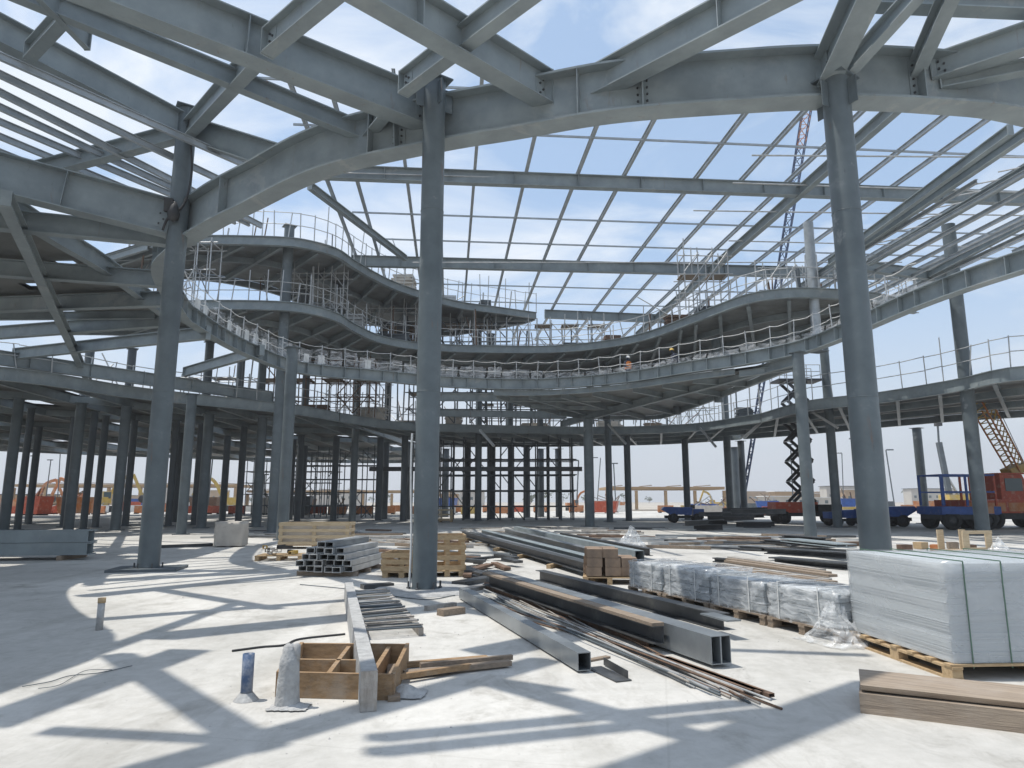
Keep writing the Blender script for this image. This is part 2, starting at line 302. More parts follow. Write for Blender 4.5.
# ================================================================ STEEL FRAME
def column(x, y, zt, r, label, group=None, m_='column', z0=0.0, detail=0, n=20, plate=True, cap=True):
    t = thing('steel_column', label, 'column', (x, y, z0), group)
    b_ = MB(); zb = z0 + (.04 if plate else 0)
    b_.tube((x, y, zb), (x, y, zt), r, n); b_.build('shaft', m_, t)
    if plate:
        p_ = MB(); p_.box((x, y, z0 + .02), (r*3.0, r*3.0, .04), rz=.3); p_.build('base_plate', 'coldark', t)
    if cap:
        p_ = MB(); p_.box((x, y, zt + .015), (r*2.5, r*2.5, .03), rz=.6); p_.build('cap_plate', m_, t)
    if detail:
        for k in range(6):
            a = k*math.pi/3 + .2; p_ = MB(); p_.tube((x + math.cos(a)*r*1.28, y + math.sin(a)*r*1.28, z0 + .04), (x + math.cos(a)*r*1.28, y + math.sin(a)*r*1.28, z0 + .17), .018, 8)
            p_.lathe((x + math.cos(a)*r*1.28, y + math.sin(a)*r*1.28, z0 + .04), [(.036, 0), (.036, .03), (.0, .03)], 6); p_.build('anchor_bolt', 'darkst', t)
        for zz in (zt*.36, zt*.72):
            p_ = MB(); p_.lathe((x, y, zz), [(r - .01, -.012), (r + .007, -.006), (r + .007, .006), (r - .01, .012)], 24); p_.build('weld_seam', m_, t)
        for k in range(4):
            a = k*math.pi/2 + .5; p_ = MB(); d = Vector((math.cos(a), math.sin(a), 0)); c0 = Vector((x, y, zt - .35))
            p_.bar(c0 + d*(r - .02), c0 + d*(r + .17), .016, .5); p_.build('bracket', m_, t)
    return t
def beam(p, q, h, w, label, name='roof_beam', m_='steel', group=None, stiff=5.0, tf=.028, tw=.018, ends=True, cat='beam', bolts=None):
    if bolts is None: bolts = h > .45 and max(p[1], q[1]) < 20 and p[2] > 8.6
    p, q = Vector(p), Vector(q); t = thing(name, label, cat, p, group)
    MB().bar(p, q, tw, h - 2*tf).build('web', m_, t)
    MB().bar_off(p, q, w, tf, h/2 - tf/2).build('flange', m_, t); MB().bar_off(p, q, w, tf, -h/2 + tf/2).build('flange', m_, t)
    d = (q - p).normalized(); ln = (q - p).length
    if ends:
        for e, s_ in ((p, -1), (q, 1)):
            ep = MB().bar(e + d*s_*.001, e + d*s_*.026, w*.96, h*1.06).build('end_plate', m_, t)
            if bolts:
                sd_ = d.cross(Vector((0, 0, 1))).normalized(); u_ = sd_.cross(d)
                MB().bar_off(e - d*s_*.02, e - d*s_*.30, .04, h*.62, 0).build('fin_plate', m_, t)
                for sx in (-1, 1):
                    for rr in range(4):
                        c_ = e - d*s_*(.11 if rr % 2 else .2) + u_*(h*(-.22 + .145*rr)); MB().tube(c_ + sd_*sx*.018, c_ + sd_*sx*.05, .022, 6).build('bolt', 'darkst', ep)
    if stiff:
        k = int(ln/stiff)
        for i in range(1, k + 1):
            c_ = p + d*(ln*i/(k+1))
            b_ = MB()
            for sx in (-1, 1): b_.bar_off(c_ - d*.008, c_ + d*.008, w/2 - tw/2 - .01, h - 2*tf - .004, 0, dx=sx*(w/4 + tw/4))
            b_.build('stiffener', m_, t)
    return t
def purlin(p, q, h, w, label, group, m_='purlin', name='roof_purlin'):
    o = MB().ibeam(Vector(p), Vector(q), h, w, .016, .014).build(name, m_, org=p); return tag(o, label, 'purlin', group)
# --- oval ring over the opening: deep near half, shallow far half
near_px = [(180, 245, 8.2), (215, 224, 8.35), (250, 207, 8.5), (300, 182, 8.7), (350, 165, 8.8), (445, 145, 8.9), (512, 134, 8.9), (612, 117, 8.9), (737, 107, 8.9), (830, 103, 8.9), (937, 107, 8.9), (1024, 118, 8.9)]
near = [U(*p) for p in near_px] + [Vector((13.2, 13.4, 8.75)), Vector((15.0, 16.4, 8.55))]
near = spline(near, 90)
far_px = [(181, 316), (195, 327), (219, 342), (245, 355), (284, 370), (320, 376.5), (380, 381.5), (443, 387), (516, 389.5), (574, 387.5), (633, 382), (691, 373), (740, 366), (794, 356), (835, 343), (906, 313), (962, 292), (1024, 272)]
far = [Vector((-8.75, 17.1, 8.2)), Vector((-10.4, 19.3, 8.2))] + [U(a, b_, 8.2) for a, b_ in far_px] + [Vector((15.6, 18.2, 8.3)), Vector((15.0, 16.45, 8.4))]
far = spline(far, 150)
def ring(path, h, w, tf, tw, name, label, nst, m_='steel'):
    t = thing(name, label, 'ring beam', path[0])
    MB().sweep(path, [(-tw/2, tf), (tw/2, tf), (tw/2, h - tf), (-tw/2, h - tf)]).build('web', m_, t)
    MB().sweep(path, [(-w/2, 0), (w/2, 0), (w/2, tf), (-w/2, tf)]).build('bottom_flange', m_, t)
    MB().sweep(path, [(-w/2, h - tf), (w/2, h - tf), (w/2, h), (-w/2, h)]).build('top_flange', m_, t)
    n_ = len(path)
    for k in range(nst):
        i = int((k + .5)*n_/nst); a, b_ = path[max(0, i-1)], path[min(n_-1, i+1)]; d = (b_-a); d.z = 0; d.normalize(); c_ = path[i] + Vector((0, 0, h/2)); q = MB()
        for sx in (-1, 1): q.bar_off(c_ - d*.009, c_ + d*.009, w/2 - tw/2 - .015, h - 2*tf - .004, 0, dx=sx*(w/4 + tw/4))
        q.build('stiffener', m_, t)
    return t
rn = ring(near, 1.04, .50, .045, .03, 'ring_beam', 'deep curved steel ring beam sweeping overhead across the three near columns', 6)
# bolted splice plates and fixing angles on the near ring
for i in (24, 41, 58, 70):
    c_ = near[i]; d = (near[i+1] - near[i-1]).normalized(); sd_ = Vector((d.y, -d.x, 0))
    o = MB(); o.bar_off(c_ - d*.16 + sd_*.024 + Vector((0, 0, .52)), c_ + d*.16 + sd_*.024 + Vector((0, 0, .52)), .014, .78, 0); sp = o.build('splice_plate', 'steel', rn)
    for r_ in range(5):
        for s_ in (-.09, .09):
            z_ = .24 + r_*.14; MB().tube(c_ + d*s_ + sd_*.032 + Vector((0, 0, z_)), c_ + d*s_ + sd_*.058 + Vector((0, 0, z_)), .022, 6).build('bolt', 'darkst', sp)
    MB().bar_off(c_ - d*.012 + Vector((0, 0, .52)), c_ + d*.012 + Vector((0, 0, .52)), .48, .94, 0).build('stiffener', 'steel', rn)
rf = ring(far, .62, .42, .03, .022, 'ring_beam', 'shallow curved steel ring beam along the far side of the oval opening', 60)
# white brackets standing along the far ring, and the rope rail with torn white netting
tr = thing('edge_netting', 'torn white safety netting and rope rail strung along the far ring beam', 'netting', far[4])
pk = far[::3]
for i, p_ in enumerate(pk[1:-6]):
    MB().tube(p_ + Vector((0, 0, .62)), p_ + Vector((random.uniform(-.06, .06), random.uniform(-.06, .06), 1.72)), .028, 6).build('post', 'galv', tr)
for z_ in (1.1, 1.66):
    q = [p_ + Vector((0, 0, z_ - (.06 if i % 3 else 0) + random.uniform(-.02, .02))) for i, p_ in enumerate(far[3:-16])]
    MB().path(q, .016, 5).build('rope', 'white', tr)
for i in range(6, 56, 2):
    if random.random() < .3: continue
    c_ = far[i]; d = (far[i+1] - far[i-1]).normalized(); a_ = random.uniform(-.12, .12)
    MB().bar_off(c_ - d*.17 + Vector((0, 0, .62)), c_ + d*random.uniform(.1, .22) + Vector((0, 0, .62 + a_*.2)), .05, random.uniform(.42, .62), .29).build('bracket', 'white', rf)
hh = .45
for i in range(3, len(far) - 17, 2):
    hh = min(.85, max(.28, hh + random.uniform(-.16, .16))); a, b_, c_ = far[i], far[i+1], far[i+2]; o = MB(); vs = []
    for j, p_ in enumerate((a, (a+b_)/2, b_, (b_+c_)/2, c_.lerp(b_, .06 + random.random()*.25))):
        for f_ in (0, .5, 1): vs.append(p_ + Vector((random.gauss(0, .035), random.gauss(0, .035), .635 + f_*hh*random.uniform(.9, 1.06))))
    o.add(vs, [(j*3 + k, j*3 + k + 3, j*3 + k + 4, j*3 + k + 1) for j in range(4) for k in range(2)], True); o.build('net_panel', 'net', tr)
# --- the three near columns
LC = U(148, 570); LC = Vector((LC.x, LC.y, 0))
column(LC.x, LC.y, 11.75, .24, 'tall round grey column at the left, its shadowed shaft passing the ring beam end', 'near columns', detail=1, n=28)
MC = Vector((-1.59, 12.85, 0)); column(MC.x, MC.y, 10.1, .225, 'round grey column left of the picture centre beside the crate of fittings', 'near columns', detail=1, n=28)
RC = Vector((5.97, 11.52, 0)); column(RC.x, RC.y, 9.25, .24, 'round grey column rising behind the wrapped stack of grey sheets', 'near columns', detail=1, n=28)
for c_, lb in ((LC, 'left'), (MC, 'centre'), (RC, 'right')):
    pass
# hanging hose on the middle column
tag(MB().path([Vector((-1.86, 12.8, z_)) + Vector((.02*math.sin(z_*2), 0, 0)) for z_ in [0.05 + i*.35 for i in range(9)]], .022, 6).build('hose', 'white'), 'thin pale hose hanging down beside the column left of centre', 'hose')
lt = U(187, 119, 11.3); LT = Vector((LC.x, LC.y, 11.25))
o = MB(); pz = [Vector((LC.x + .22, LC.y - .2, 10.9)), Vector((LC.x + .36, LC.y - .25, 9.9)), Vector((LC.x + .25, LC.y - .28, 9.0)), Vector((LC.x - .1, LC.y - .33, 8.6)), Vector((LC.x - .22, LC.y - .3, 8.3))]
tag(MB().path(spline(pz, 24), .03, 6).build('cable', 'black'), 'black cable dangling around the top of the tall left column', 'cable')
o = MB(); o.lathe((LC.x + .05, LC.y - .36, 8.5), [(0, 0), (.12, .05), (.15, .22), (.1, .4), (.05, .52), (0, .55)], 10); o.box((LC.x - .1, LC.y - .34, 8.95), (.2, .16, .34), .3, .2)
tag(o.build('chain_hoist', 'black'), 'black chain hoist bundle hung on the tall left column under the beams', 'hoist')
# --- near roof beams
beam(U(284, 160, 9.55), LT, .62, .34, 'grey beam stub from the ring up to the top of the tall left column')
beam(LT, U(-45, 8, 11.7), .66, .36, 'heavy grey beam from the tall left column to the upper left corner')
beam(U(365, 133, 9.6), U(-60, -42, 10.7), .40, .22, 'slimmer grey roof beam parallel to and above the heavy left corner beam', stiff=0)
beam(U(428, 112, 9.75), U(-10, -62, 10.0), .82, .42, 'large grey roof beam running down to the column left of the centre')
beam(U(546, 90, 9.75), U(230, -98, 9.75), .72, .40, 'grey roof beam meeting the ring right of the middle column')
beam(U(268, 43, 9.75), U(352, -28, 9.75), .50, .26, 'short grey cross beam at the top edge above the largest left roof beam', stiff=0)
beam(U(257, 54, 9.75), LT + Vector((0, 0, -.1)), .50, .26, 'short grey cross beam between the largest left roof beam and the tall left column', stiff=0)
beam(U(404, 84, 9.75), U(580, -50, 9.75), .46, .26, 'grey cross beam going up to the top edge from above the middle column', stiff=0)
beam(U(386, 106, 9.7), U(357, 142, 9.6), .46, .26, 'stubby grey cross beam just left of the middle column top', stiff=0)
beam(U(591, 86, 9.75), U(905, -80, 9.75), .62, .36, 'long grey roof beam slanting from the ring to the top right of centre')
beam(U(30, 52, 11.2), U(98, -22, 11.2), .40, .24, 'short grey cross beam in the upper left corner', stiff=0)
beam(LT + Vector((-.2, 0, -.15)), U(16, 176, 10.3), .44, .28, 'grey beam from the tall left column slanting down toward the left edge', stiff=0)
beam(U(826, 72, 9.5), U(885, -55, 9.9), .62, .40, 'broad grey beam above the right column going up and away to the top edge', stiff=0)
beam(U(831, 88, 9.3), U(930, -22, 10.2), .30, .22, 'thin slanting grey brace above the right column', stiff=0)
beam(U(912, 78, 9.6), U(955, -18, 10), .36, .24, 'short grey cross beam standing right of the right column brace', stiff=0)
beam(U(932, 70, 9.7), U(1080, 20, 9.8), .50, .32, 'grey beam running off the right edge near the top corner', stiff=0)
beam(U(940, 84, 9.4), U(1080, 56, 9.5), .26, .22, 'thin grey beam just under the top right corner beam', stiff=0)
beam(U(845, -2, 10.4), U(1090, 9, 10.4), .34, .3, 'grey beam crossing the top right edge of the picture', stiff=0)
# left roof beam below the tall column's joint
beam(Vector((LC.x - .26, LC.y, 8.75)), U(-55, 160, 9.15), .95, .42, 'deep grey beam running left from the middle of the tall left column', stiff=2.5)
for i, (a, b_) in enumerate((((-30, 43), (262, 172)), ((-30, 60), (262, 200)), ((-30, 77), (262, 226)), ((-30, 93), (250, 224)), ((-30, 109), (236, 222)), ((-30, 124), (204, 221)), ((-30, 140), (168, 219)), ((-30, 153), (150, 222)))):
    purlin(U(*a, 11.0), U(*b_, 10.2), .17, .1, 'thin pale purlin under the left roof, %s from the top' % ORD[i], 'thin purlins at upper left')
# roof continuing overhead behind the camera; its shade falls on the foreground floor
for i, (a, b_, w) in enumerate((((118, 655), (262, 748), .24), ((57, 731), (245, 741), .2), ((110, 782), (545, 660), .27), ((500, 684), (715, 742), .22), ((380, 738), (740, 703), .16), ((380, 752), (775, 711), .16), ((600, 792), (885, 686), .42), ((728, 650), (860, 655), .16), ((-20, 726), (190, 650), .36), ((-10, 690), (240, 602), .12), ((330, 655), (560, 690), .12))):
    beam(SH(*a, 10.4), SH(*b_, 10.4), .4, w, 'grey roof beam straight over the camera, %s of the overhead grid' % ORD[i], stiff=0, group='roof beams over the camera')
# --- skylight roof over the opening
ZR = 15.9
A0, A1 = U(318, 172, ZR), U(1110, 202, ZR)
beam(A0, A1, .62, .34, 'long straight roof beam crossing the whole skylight just under the near ring', stiff=3, group='skylight cross beams')
B0, B1 = U(352, 261, ZR), U(985, 277, ZR)
beam(B0, B1, .66, .34, 'straight roof beam crossing the skylight lower down, level with the top floor edge', stiff=3, group='skylight cross beams')
beam(U(545, 314, ZR), U(690, 320, ZR), .66, .32, 'short straight roof beam at the far end of the skylight', stiff=3, group='skylight cross beams')
vd = (Vector((math.sin(R(-5.2)), math.cos(R(-5.2)), 0)))
xs = [(325.5, 0), (356, 0), (407, 0), (440, 0), (474, 0), (524, 0), (574, 0), (619, 0), (689, 0), (734, 0), (779, 0), (847, 0), (884, 0), (928, 0), (974, 0), (1016, 0), (1062, 0), (1108, 0)]
for i, (x_, _) in enumerate(xs):
    c_ = U(x_, 178 + (x_ - 400)*.03, ZR + .43); tn = (21.6 - c_.y)/vd.y; tf_ = ((46 if x_ < 340 else 54 if x_ < 480 else 62 if x_ < 900 else 50) - c_.y)/vd.y
    purlin(c_ + vd*tn, c_ + vd*tf_, .2, .13, 'thin pale skylight purlin, %s from the left' % ORD[i], 'skylight purlins')
c_ = U(802, 190, ZR - .1); beam(c_ + vd*(21.8 - c_.y), c_ + vd*(58 - c_.y), .5, .3, 'thicker skylight beam among the purlins, passing the pale upper column', stiff=0)
c_ = U(868, 190, ZR - .1); 
for i, Yt in enumerate((22.6, 25.6, 33.9, 37.5, 45.5, 49.5)):
    o = MB().bar(Vector((-9 + i*.4, Yt - .8, ZR + .3)), Vector((32, Yt + 2.6, ZR + .3)), .06, .08).build('tie_rod', 'purlin'); tag(o, 'thin tie rod crossing under the skylight purlins, %s row from the front' % ORD[i], 'tie rod', 'skylight tie rods')
beam(U(310, 186, ZR), U(405, 258, ZR), .34, .26, 'slanting brace beam at the left end of the skylight', stiff=0)
for i, (a, b_, z_) in enumerate((((870, 262), (1060, 150), 12.9), ((915, 282), (1060, 205), 12.9), ((830, 262), (1010, 130), 12.9), ((800, 288), (1060, 110), 12.9))):
    beam(U(*a, z_), U(*b_, z_), .34, .2, 'lower grey beam behind the right column under the skylight, %s in the set' % ORD[i], stiff=0, group='lower right roof beams')
b4 = beam(U(836, 262, 12.9), U(955, 279, 12.9), .5, .26, 'short grey beam ending on the ring at right under the long skylight beam', stiff=0)
for i in range(13):
    c_ = Vector((15.6 + i*1.15, 31, 12.7)); purlin(c_ - vd*(8.5 + (i % 3)), c_ + vd*(8 if i < 6 else -1.5), .16, .1, 'thin lower purlin behind the right column, %s from the left' % ORD[i], 'lower right purlins')
for i, (Yt, xa, xb) in enumerate(((26.5, 10, 36), (29, 10, 38), (32, 9, 36), (36, 12, 40), (28, -8, 8), (39.5, -6, 24))):
    tag(MB().tube(Vector((xa, Yt, ZR - .1)), Vector((xb, Yt + random.uniform(.5, 2.5), ZR + random.uniform(-.5, .5))), .035, 6).build('scaffold_tube', 'galv'), 'long pale tube laid across the skylight purlins, %s of the set' % ORD[i], 'tube', 'tubes on the skylight')
for i in range(7):
    a = UY(842 + i*26, 250 - i*13, 33 - i*1.2); b_ = UY(902 + i*26, 238 - i*13, 32 - i*1.2)
    tag(MB().tube(a, b_, .03, 6).build('scaffold_tube', 'galv'), 'loose pale tube lying across the right roof beams, %s from the left' % ORD[i], 'tube', 'loose tubes on the right roof')
# --- floor decks
def deck(name, label, front, back, zt, eb, m_='deck', nj=14, cross=(.33, .66), jh=.45, n=40, holes=0.0, nd=10):
    f_ = spline([Vector((p.x, p.y, zt)) for p in front], n); k_ = spline([Vector((p.x, p.y, zt)) for p in back], n)
    t = thing(name, label, 'floor deck', f_[n//2])
    o = MB()
    for i in range(n-1):
        for j in range(nd):
            if random.random() < holes and j > 0: continue
            q = [f_[i].lerp(k_[i], j/nd), f_[i+1].lerp(k_[i+1], j/nd), f_[i+1].lerp(k_[i+1], (j+1)/nd), f_[i].lerp(k_[i], (j+1)/nd)]
            o.add(q + [p - Vector((0, 0, .14)) for p in q], [(0, 1, 2, 3), (7, 6, 5, 4)])
    o.build('deck_sheet', m_, t)
    tw, w, tf = .02, .26, .03
    fe = [a + (a - b_).normalized()*.16 for a, b_ in zip(f_, k_)]
    MB().sweep(fe, [(-tw/2, -eb + tf), (tw/2, -eb + tf), (tw/2, -tf), (-tw/2, -tf)]).build('edge_web', 'steel', t)
    MB().sweep(fe, [(-w/2, -eb), (w/2, -eb), (w/2, -eb + tf), (-w/2, -eb + tf)]).build('edge_flange', 'steel', t)
    MB().sweep(fe, [(-w/2, -tf), (w/2, -tf), (w/2, 0), (-w/2, 0)]).build('edge_flange', 'steel', t)
    ke = [b_ + (b_ - a).normalized()*.1 - Vector((0, 0, .15 + jh/2)) for a, b_ in zip(f_, k_)]
    MB().sweep(ke, [(-.1, -jh/2), (.1, -jh/2), (.1, jh/2), (-.1, jh/2)]).build('back_beam', 'steel', t)
    dz = Vector((0, 0, -.145 - jh/2))
    for k in range(nj):
        i = int(k*(n-1)/(nj-1)); MB().ibeam(f_[i].lerp(k_[i], .02) + dz, f_[i].lerp(k_[i], .99) + dz, jh, .18, .022, .016).build('joist', 'steel', t)
    for c_ in cross:
        q = [a.lerp(b_, c_) - Vector((0, 0, .15 + jh*.5)) for a, b_ in zip(f_, k_)]
        MB().sweep(q, [(-.07, -jh*.42), (.07, -jh*.42), (.07, jh*.42), (-.07, jh*.42)]).build('cross_beam', 'steel', t)
    return t, fe
def rail(label, path, z, n, hgt=1.15, m_='galv', lean=.08, missing=-1):
    q = resample(path, n); q = [p_ if i in (0, n-1) else p_.lerp(q[i+1], random.uniform(0, .45)) for i, p_ in enumerate(q)]; t = thing('guard_rail', label, 'guard rail', q[0])
    tops = []
    for p_ in q:
        b_ = Vector((p_.x, p_.y, z)); e = b_ + Vector((random.gauss(0, lean), random.gauss(0, lean), hgt*random.choice((1, 1, 1, 1.5)))); tops.append((b_, e))
        MB().tube(b_, e, .03, 6).build('post', m_, t)
    for f_ in (.5, .95):
        o = MB()
        for (b0, e0), (b1, e1) in zip(tops[:-1], tops[1:]):
            if random.random() > missing: o.tube(b0 + Vector((0, 0, hgt*f_)), b1 + Vector((0, 0, hgt*f_ + random.uniform(-.04, .04))), .024, 5)
        o.build('rail', m_, t)
    return t
Z1, Z2, Z3 = 7.5, 12.0, 15.5
f1L = [Vector((-62, 14, Z1)), Vector((-38, 22, Z1)), Vector((-23.5, 29.5, Z1)), U(140, 388, Z1), U(287, 404, Z1), U(340, 413, Z1)]
b1L = [Vector((-66, 60, Z1)), Vector((-52, 78, Z1)), Vector((-40, 88, Z1)), Vector((-28, 96, Z1)), Vector((-17, 98, Z1)), Vector((-8.2, 92, Z1))]
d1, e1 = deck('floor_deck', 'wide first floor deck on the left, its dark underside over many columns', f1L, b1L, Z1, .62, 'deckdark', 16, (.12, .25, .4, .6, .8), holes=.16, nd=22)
f1C = [U(341, 413.2, Z1), U(400, 422, Z1), U(477, 425, Z1), U(600, 427, Z1), U(690, 424, Z1), U(760, 414, Z1)]
b1C = [Vector((-8, 66, Z1)), Vector((-4.5, 67, Z1)), Vector((-1.5, 67.5, Z1)), Vector((8, 67, Z1)), Vector((14.6, 65, Z1)), Vector((20, 60, Z1))]
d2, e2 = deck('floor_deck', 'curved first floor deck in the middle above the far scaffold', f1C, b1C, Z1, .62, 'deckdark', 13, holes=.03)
f1R = [U(761, 413.8, Z1), U(809, 401, Z1), U(880, 392.5, Z1), U(955, 380, Z1), U(1024, 366.5, Z1), Vector((28, 29, Z1)), Vector((34, 24, Z1))]
b1R = [Vector((20.2, 59.5, Z1)), Vector((24, 55, Z1)), Vector((27, 50, Z1)), Vector((30, 46, Z1)), Vector((33.5, 43, Z1)), Vector((38, 38, Z1)), Vector((44, 32, Z1))]
d3, e3 = deck('floor_deck', 'first floor deck on the right passing behind the leaning columns toward the crane', f1R, b1R, Z1, .62, 'deck', 12)
rail('guard rail along the first floor edge at left under the ring beam', e1[14:], Z1, 30)
rail('guard rail along the first floor edge in the middle behind the ring', e2, Z1, 26)
rail('guard rail along the first floor edge at right with pale posts', e3, Z1, 26, 1.5)
lk_f = [p + Vector((0, .35, 0)) for p in far[72:108:5]]
lk_b = [U(560, 413, 7.9), U(590, 416, 7.9), U(625, 417, 7.9), U(660, 416, 7.9), U(700, 402, 7.9), U(745, 384, 7.9), U(782, 369, 7.9), U(795, 366, 7.9)]
d4, e4 = deck('landing_deck', 'hanging landing deck between the ring and first floor right of centre', lk_f, lk_b[:len(lk_f)], 8.15, .3, 'deck', 8, (.5,), .3, 24)
beam(U(562, 424, 7.5), U(798, 360, 8.0), .46, .3, 'slanting grey edge beam under the hanging landing deck', stiff=0)
for i, (a, b_) in enumerate((((436, 397), (600, 398)), ((436, 413), (566, 415)))):
    beam(U(*a, 8.0), U(*b_, 8.0), .5, .24, ('upper' if i == 0 else 'lower') + ' of two grey beams between ring and first floor beside the middle column', stiff=3)
f2 = [U(150, 303, Z2), U(203, 301, Z2), U(276, 302, Z2), U(310, 306, Z2), U(336, 314, Z2), U(352, 324, Z2), U(379, 336, Z2), U(418, 343, Z2), U(477, 346, Z2), U(555, 346, Z2), U(613, 340, Z2), U(652, 331, Z2), U(692, 316, Z2), U(715, 307, Z2), U(745, 296, Z2), U(771, 291, Z2), U(805, 289, Z2), U(865, 293, Z2), U(906, 301, Z2)]
def backset(fr, dist, c_):
    o = []
    for p_ in fr:
        d = Vector((p_.x - c_[0], p_.y - c_[1], 0)).normalized(); o.append(Vector((p_.x, p_.y, p_.z)) + d*dist)
    return o
b2 = backset(f2, 9.5, (3, 22))
for i_, d_ in ((-1, .8), (-2, 2.5), (-3, 5.5), (-4, 8.0)): b2[i_] = backset([f2[i_]], d_, (3, 22))[0]
d5, e5 = deck('floor_deck', 'second floor deck with a long wavy front edge round the far side of the opening', f2, b2, Z2, .5, 'deck', 30, (.4, .8), .4, 80)
rail('guard rail on the wavy second floor edge', e5, Z2, 64)
f3 = [U(150, 240, Z3), U(203, 236.5, Z3), U(279, 238, Z3), U(310, 242, Z3), U(336, 250, Z3), U(354, 262, Z3), U(387, 280, Z3), U(420, 292, Z3), U(457, 302, Z3), U(496, 307.5, Z3), U(535, 313, Z3)]
b3 = backset(f3, 8.5, (3, 22)); b3[-1] = f3[-1] + Vector((-.6, .9, 0)); b3[-2] = f3[-2] + Vector((-1.4, 5, 0)); b3[-3] = f3[-3] + Vector((-2.4, 8, 0))
d6, e6 = deck('floor_deck', 'top floor deck at left with a curved edge tapering to a tip in the middle', f3, b3, Z3, .5, 'deck', 16, (.45,), .4, 60)
rail('guard rail on the curved top floor edge', e6, Z3, 44, 1.5)
# left roof deck
l2f = [Vector(p) for p in ((-7.9, 6.4, 8.95), (-8.1, 8.6, 8.95), (-10.3, 11.3, 8.95), (-12.0, 14, 8.95), (-12.5, 17, 8.95), (-12.6, 20, 8.95), (-13.4, 25.5, 8.95))]  # near end lies out of view, shaped so its shadow covers the left floor
l2b = [Vector((-34, 5.4, 8.95)), Vector((-34, 7.5, 8.95)), Vector((-33, 10, 8.95)), Vector((-32.5, 14, 8.95)), Vector((-32, 18, 8.95)), Vector((-31, 22.5, 8.95)), Vector((-30, 26, 8.95))]
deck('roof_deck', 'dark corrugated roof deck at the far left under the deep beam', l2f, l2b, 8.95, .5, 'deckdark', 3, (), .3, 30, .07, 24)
for i, (a, b_) in enumerate((((-40, 216), (172, 237)), ((-30, 266), (168, 280)), ((-30, 306), (168, 299)), ((-30, 335), (166, 320)))):
    beam(U(*a, 8.45), U(*b_, 8.45), .52, .28, 'grey beam under the left roof deck, %s from the top' % ORD[i], stiff=0, group='beams under the left roof deck')
beam(U(5, 198, 8.15), U(90, 385, 8.15), .34, .26, 'diagonal grey beam crossing beneath the left roof deck beams', stiff=0)
beam(U(15, 354, 8.2), U(208, 333, 8.2), .5, .26, 'grey beam beyond the left roof deck with sky above and below it', stiff=0)
beam(U(-40, 352, 7.9), U(272, 397, 7.9), .66, .3, 'deep grey beam at left running to the twin columns', stiff=3)
beam(U(185, 372, 8.6), U(262, 350, 8.6), .5, .26, 'short grey beam between the tall left column and the twin columns', stiff=0)
# --- columns further back
column(*U(272, 532.5).xy, 16.6, .27, 'tall grey column of the twin pair at left, rising past every floor', 'twin columns')
column(*U(282, 540).xy, 8.15, .24, 'shorter grey column of the twin pair at left, ending at the ring beam', 'twin columns')
column(*U(352, 522.5).xy, 17.2, .27, 'tall slim grey column left of the middle column, passing the wavy floor edges', 'far tall columns')
column(*U(811, 539).xy, 8.1, .25, 'grey column with dusty foot carrying the ring beam left of the right column', 'far ring columns')
column(*U(838, 527.5).xy, Z1 + 4.2, .27, 'grey column half hidden behind the right column, standing beyond the ring', 'far ring columns')
c_ = U(980, 534.5); column(c_.x - .25, c_.y - .6, 15.55, .31, 'tall grey column near the red crane truck, rising past the right deck', 'right columns', cap=False)
column(*U(926, 523.5).xy, Z1 - .64, .3, 'grey column standing before the blue flatbed truck', 'right columns')
column(*U(731, 520.5).xy, Z2 - .65, .3, 'grey column right of the picture centre with a whitish foot', 'right columns')
c_ = U(818, 352, 8.85); column(c_.x, c_.y, 15.6, .24, 'pale dusty upper column standing on the ring left of the right column', 'upper columns', 'purlin', z0=8.85, cap=False)
Fs = [(3, 533, 1), (17, 530, 0), (68, 531.5, 2), (63, 527, 0), (83, 529, 0), (95, 527.5, 0), (115, 530.5, 1), (125, 526, 0), (168, 526, 0), (181, 534.5, 1), (174, 522, 0), (194, 525, 0), (201, 528, 1), (238, 524, 0), (256, 527, 1), (289, 520, 0), (297, 521.5, 0), (333, 521, 0), (301, 518, 0), (378, 520.5, 0), (384, 519, 0), (403, 521, 0), (409, 519, 0), (445, 517, 0), (467, 519, 0), (478, 520.5, 3), (492, 519, 0), (511, 518, 0), (527, 517.6, 0), (541, 517, 0), (559, 517, 0), (590, 526.5, 1), (610, 522, 3), (629, 521, 0), (688, 520, 0), (738, 517.5, 0), (745, 519.5, 0), (145, 523, 0), (28, 524, 0), (222, 521, 0)]
Fs.sort(); nF = len(Fs)
for i, (x_, y_, k) in enumerate(Fs):
    p_ = U(x_, y_); zt = Z1 - .66 if p_.y < 64 else Z1 - .66
    if k == 3: zt = Z2 - .6
    w_px = 9.5 if k in (1, 2) else 6.5
    r_ = max(.18, min(.36, w_px/FPX*p_.y/2))
    column(p_.x, p_.y, zt, r_, '%s column under the first floor deck, %s from the left' % ('dust-whitened thick' if k == 2 else 'stout dark' if k == 1 else 'tall slim grey' if k == 3 else 'slender dark', ORD[i]), 'columns under the first floor', 'cementy' if False else ('coldark' if k in (0,) else 'column'), n=14)
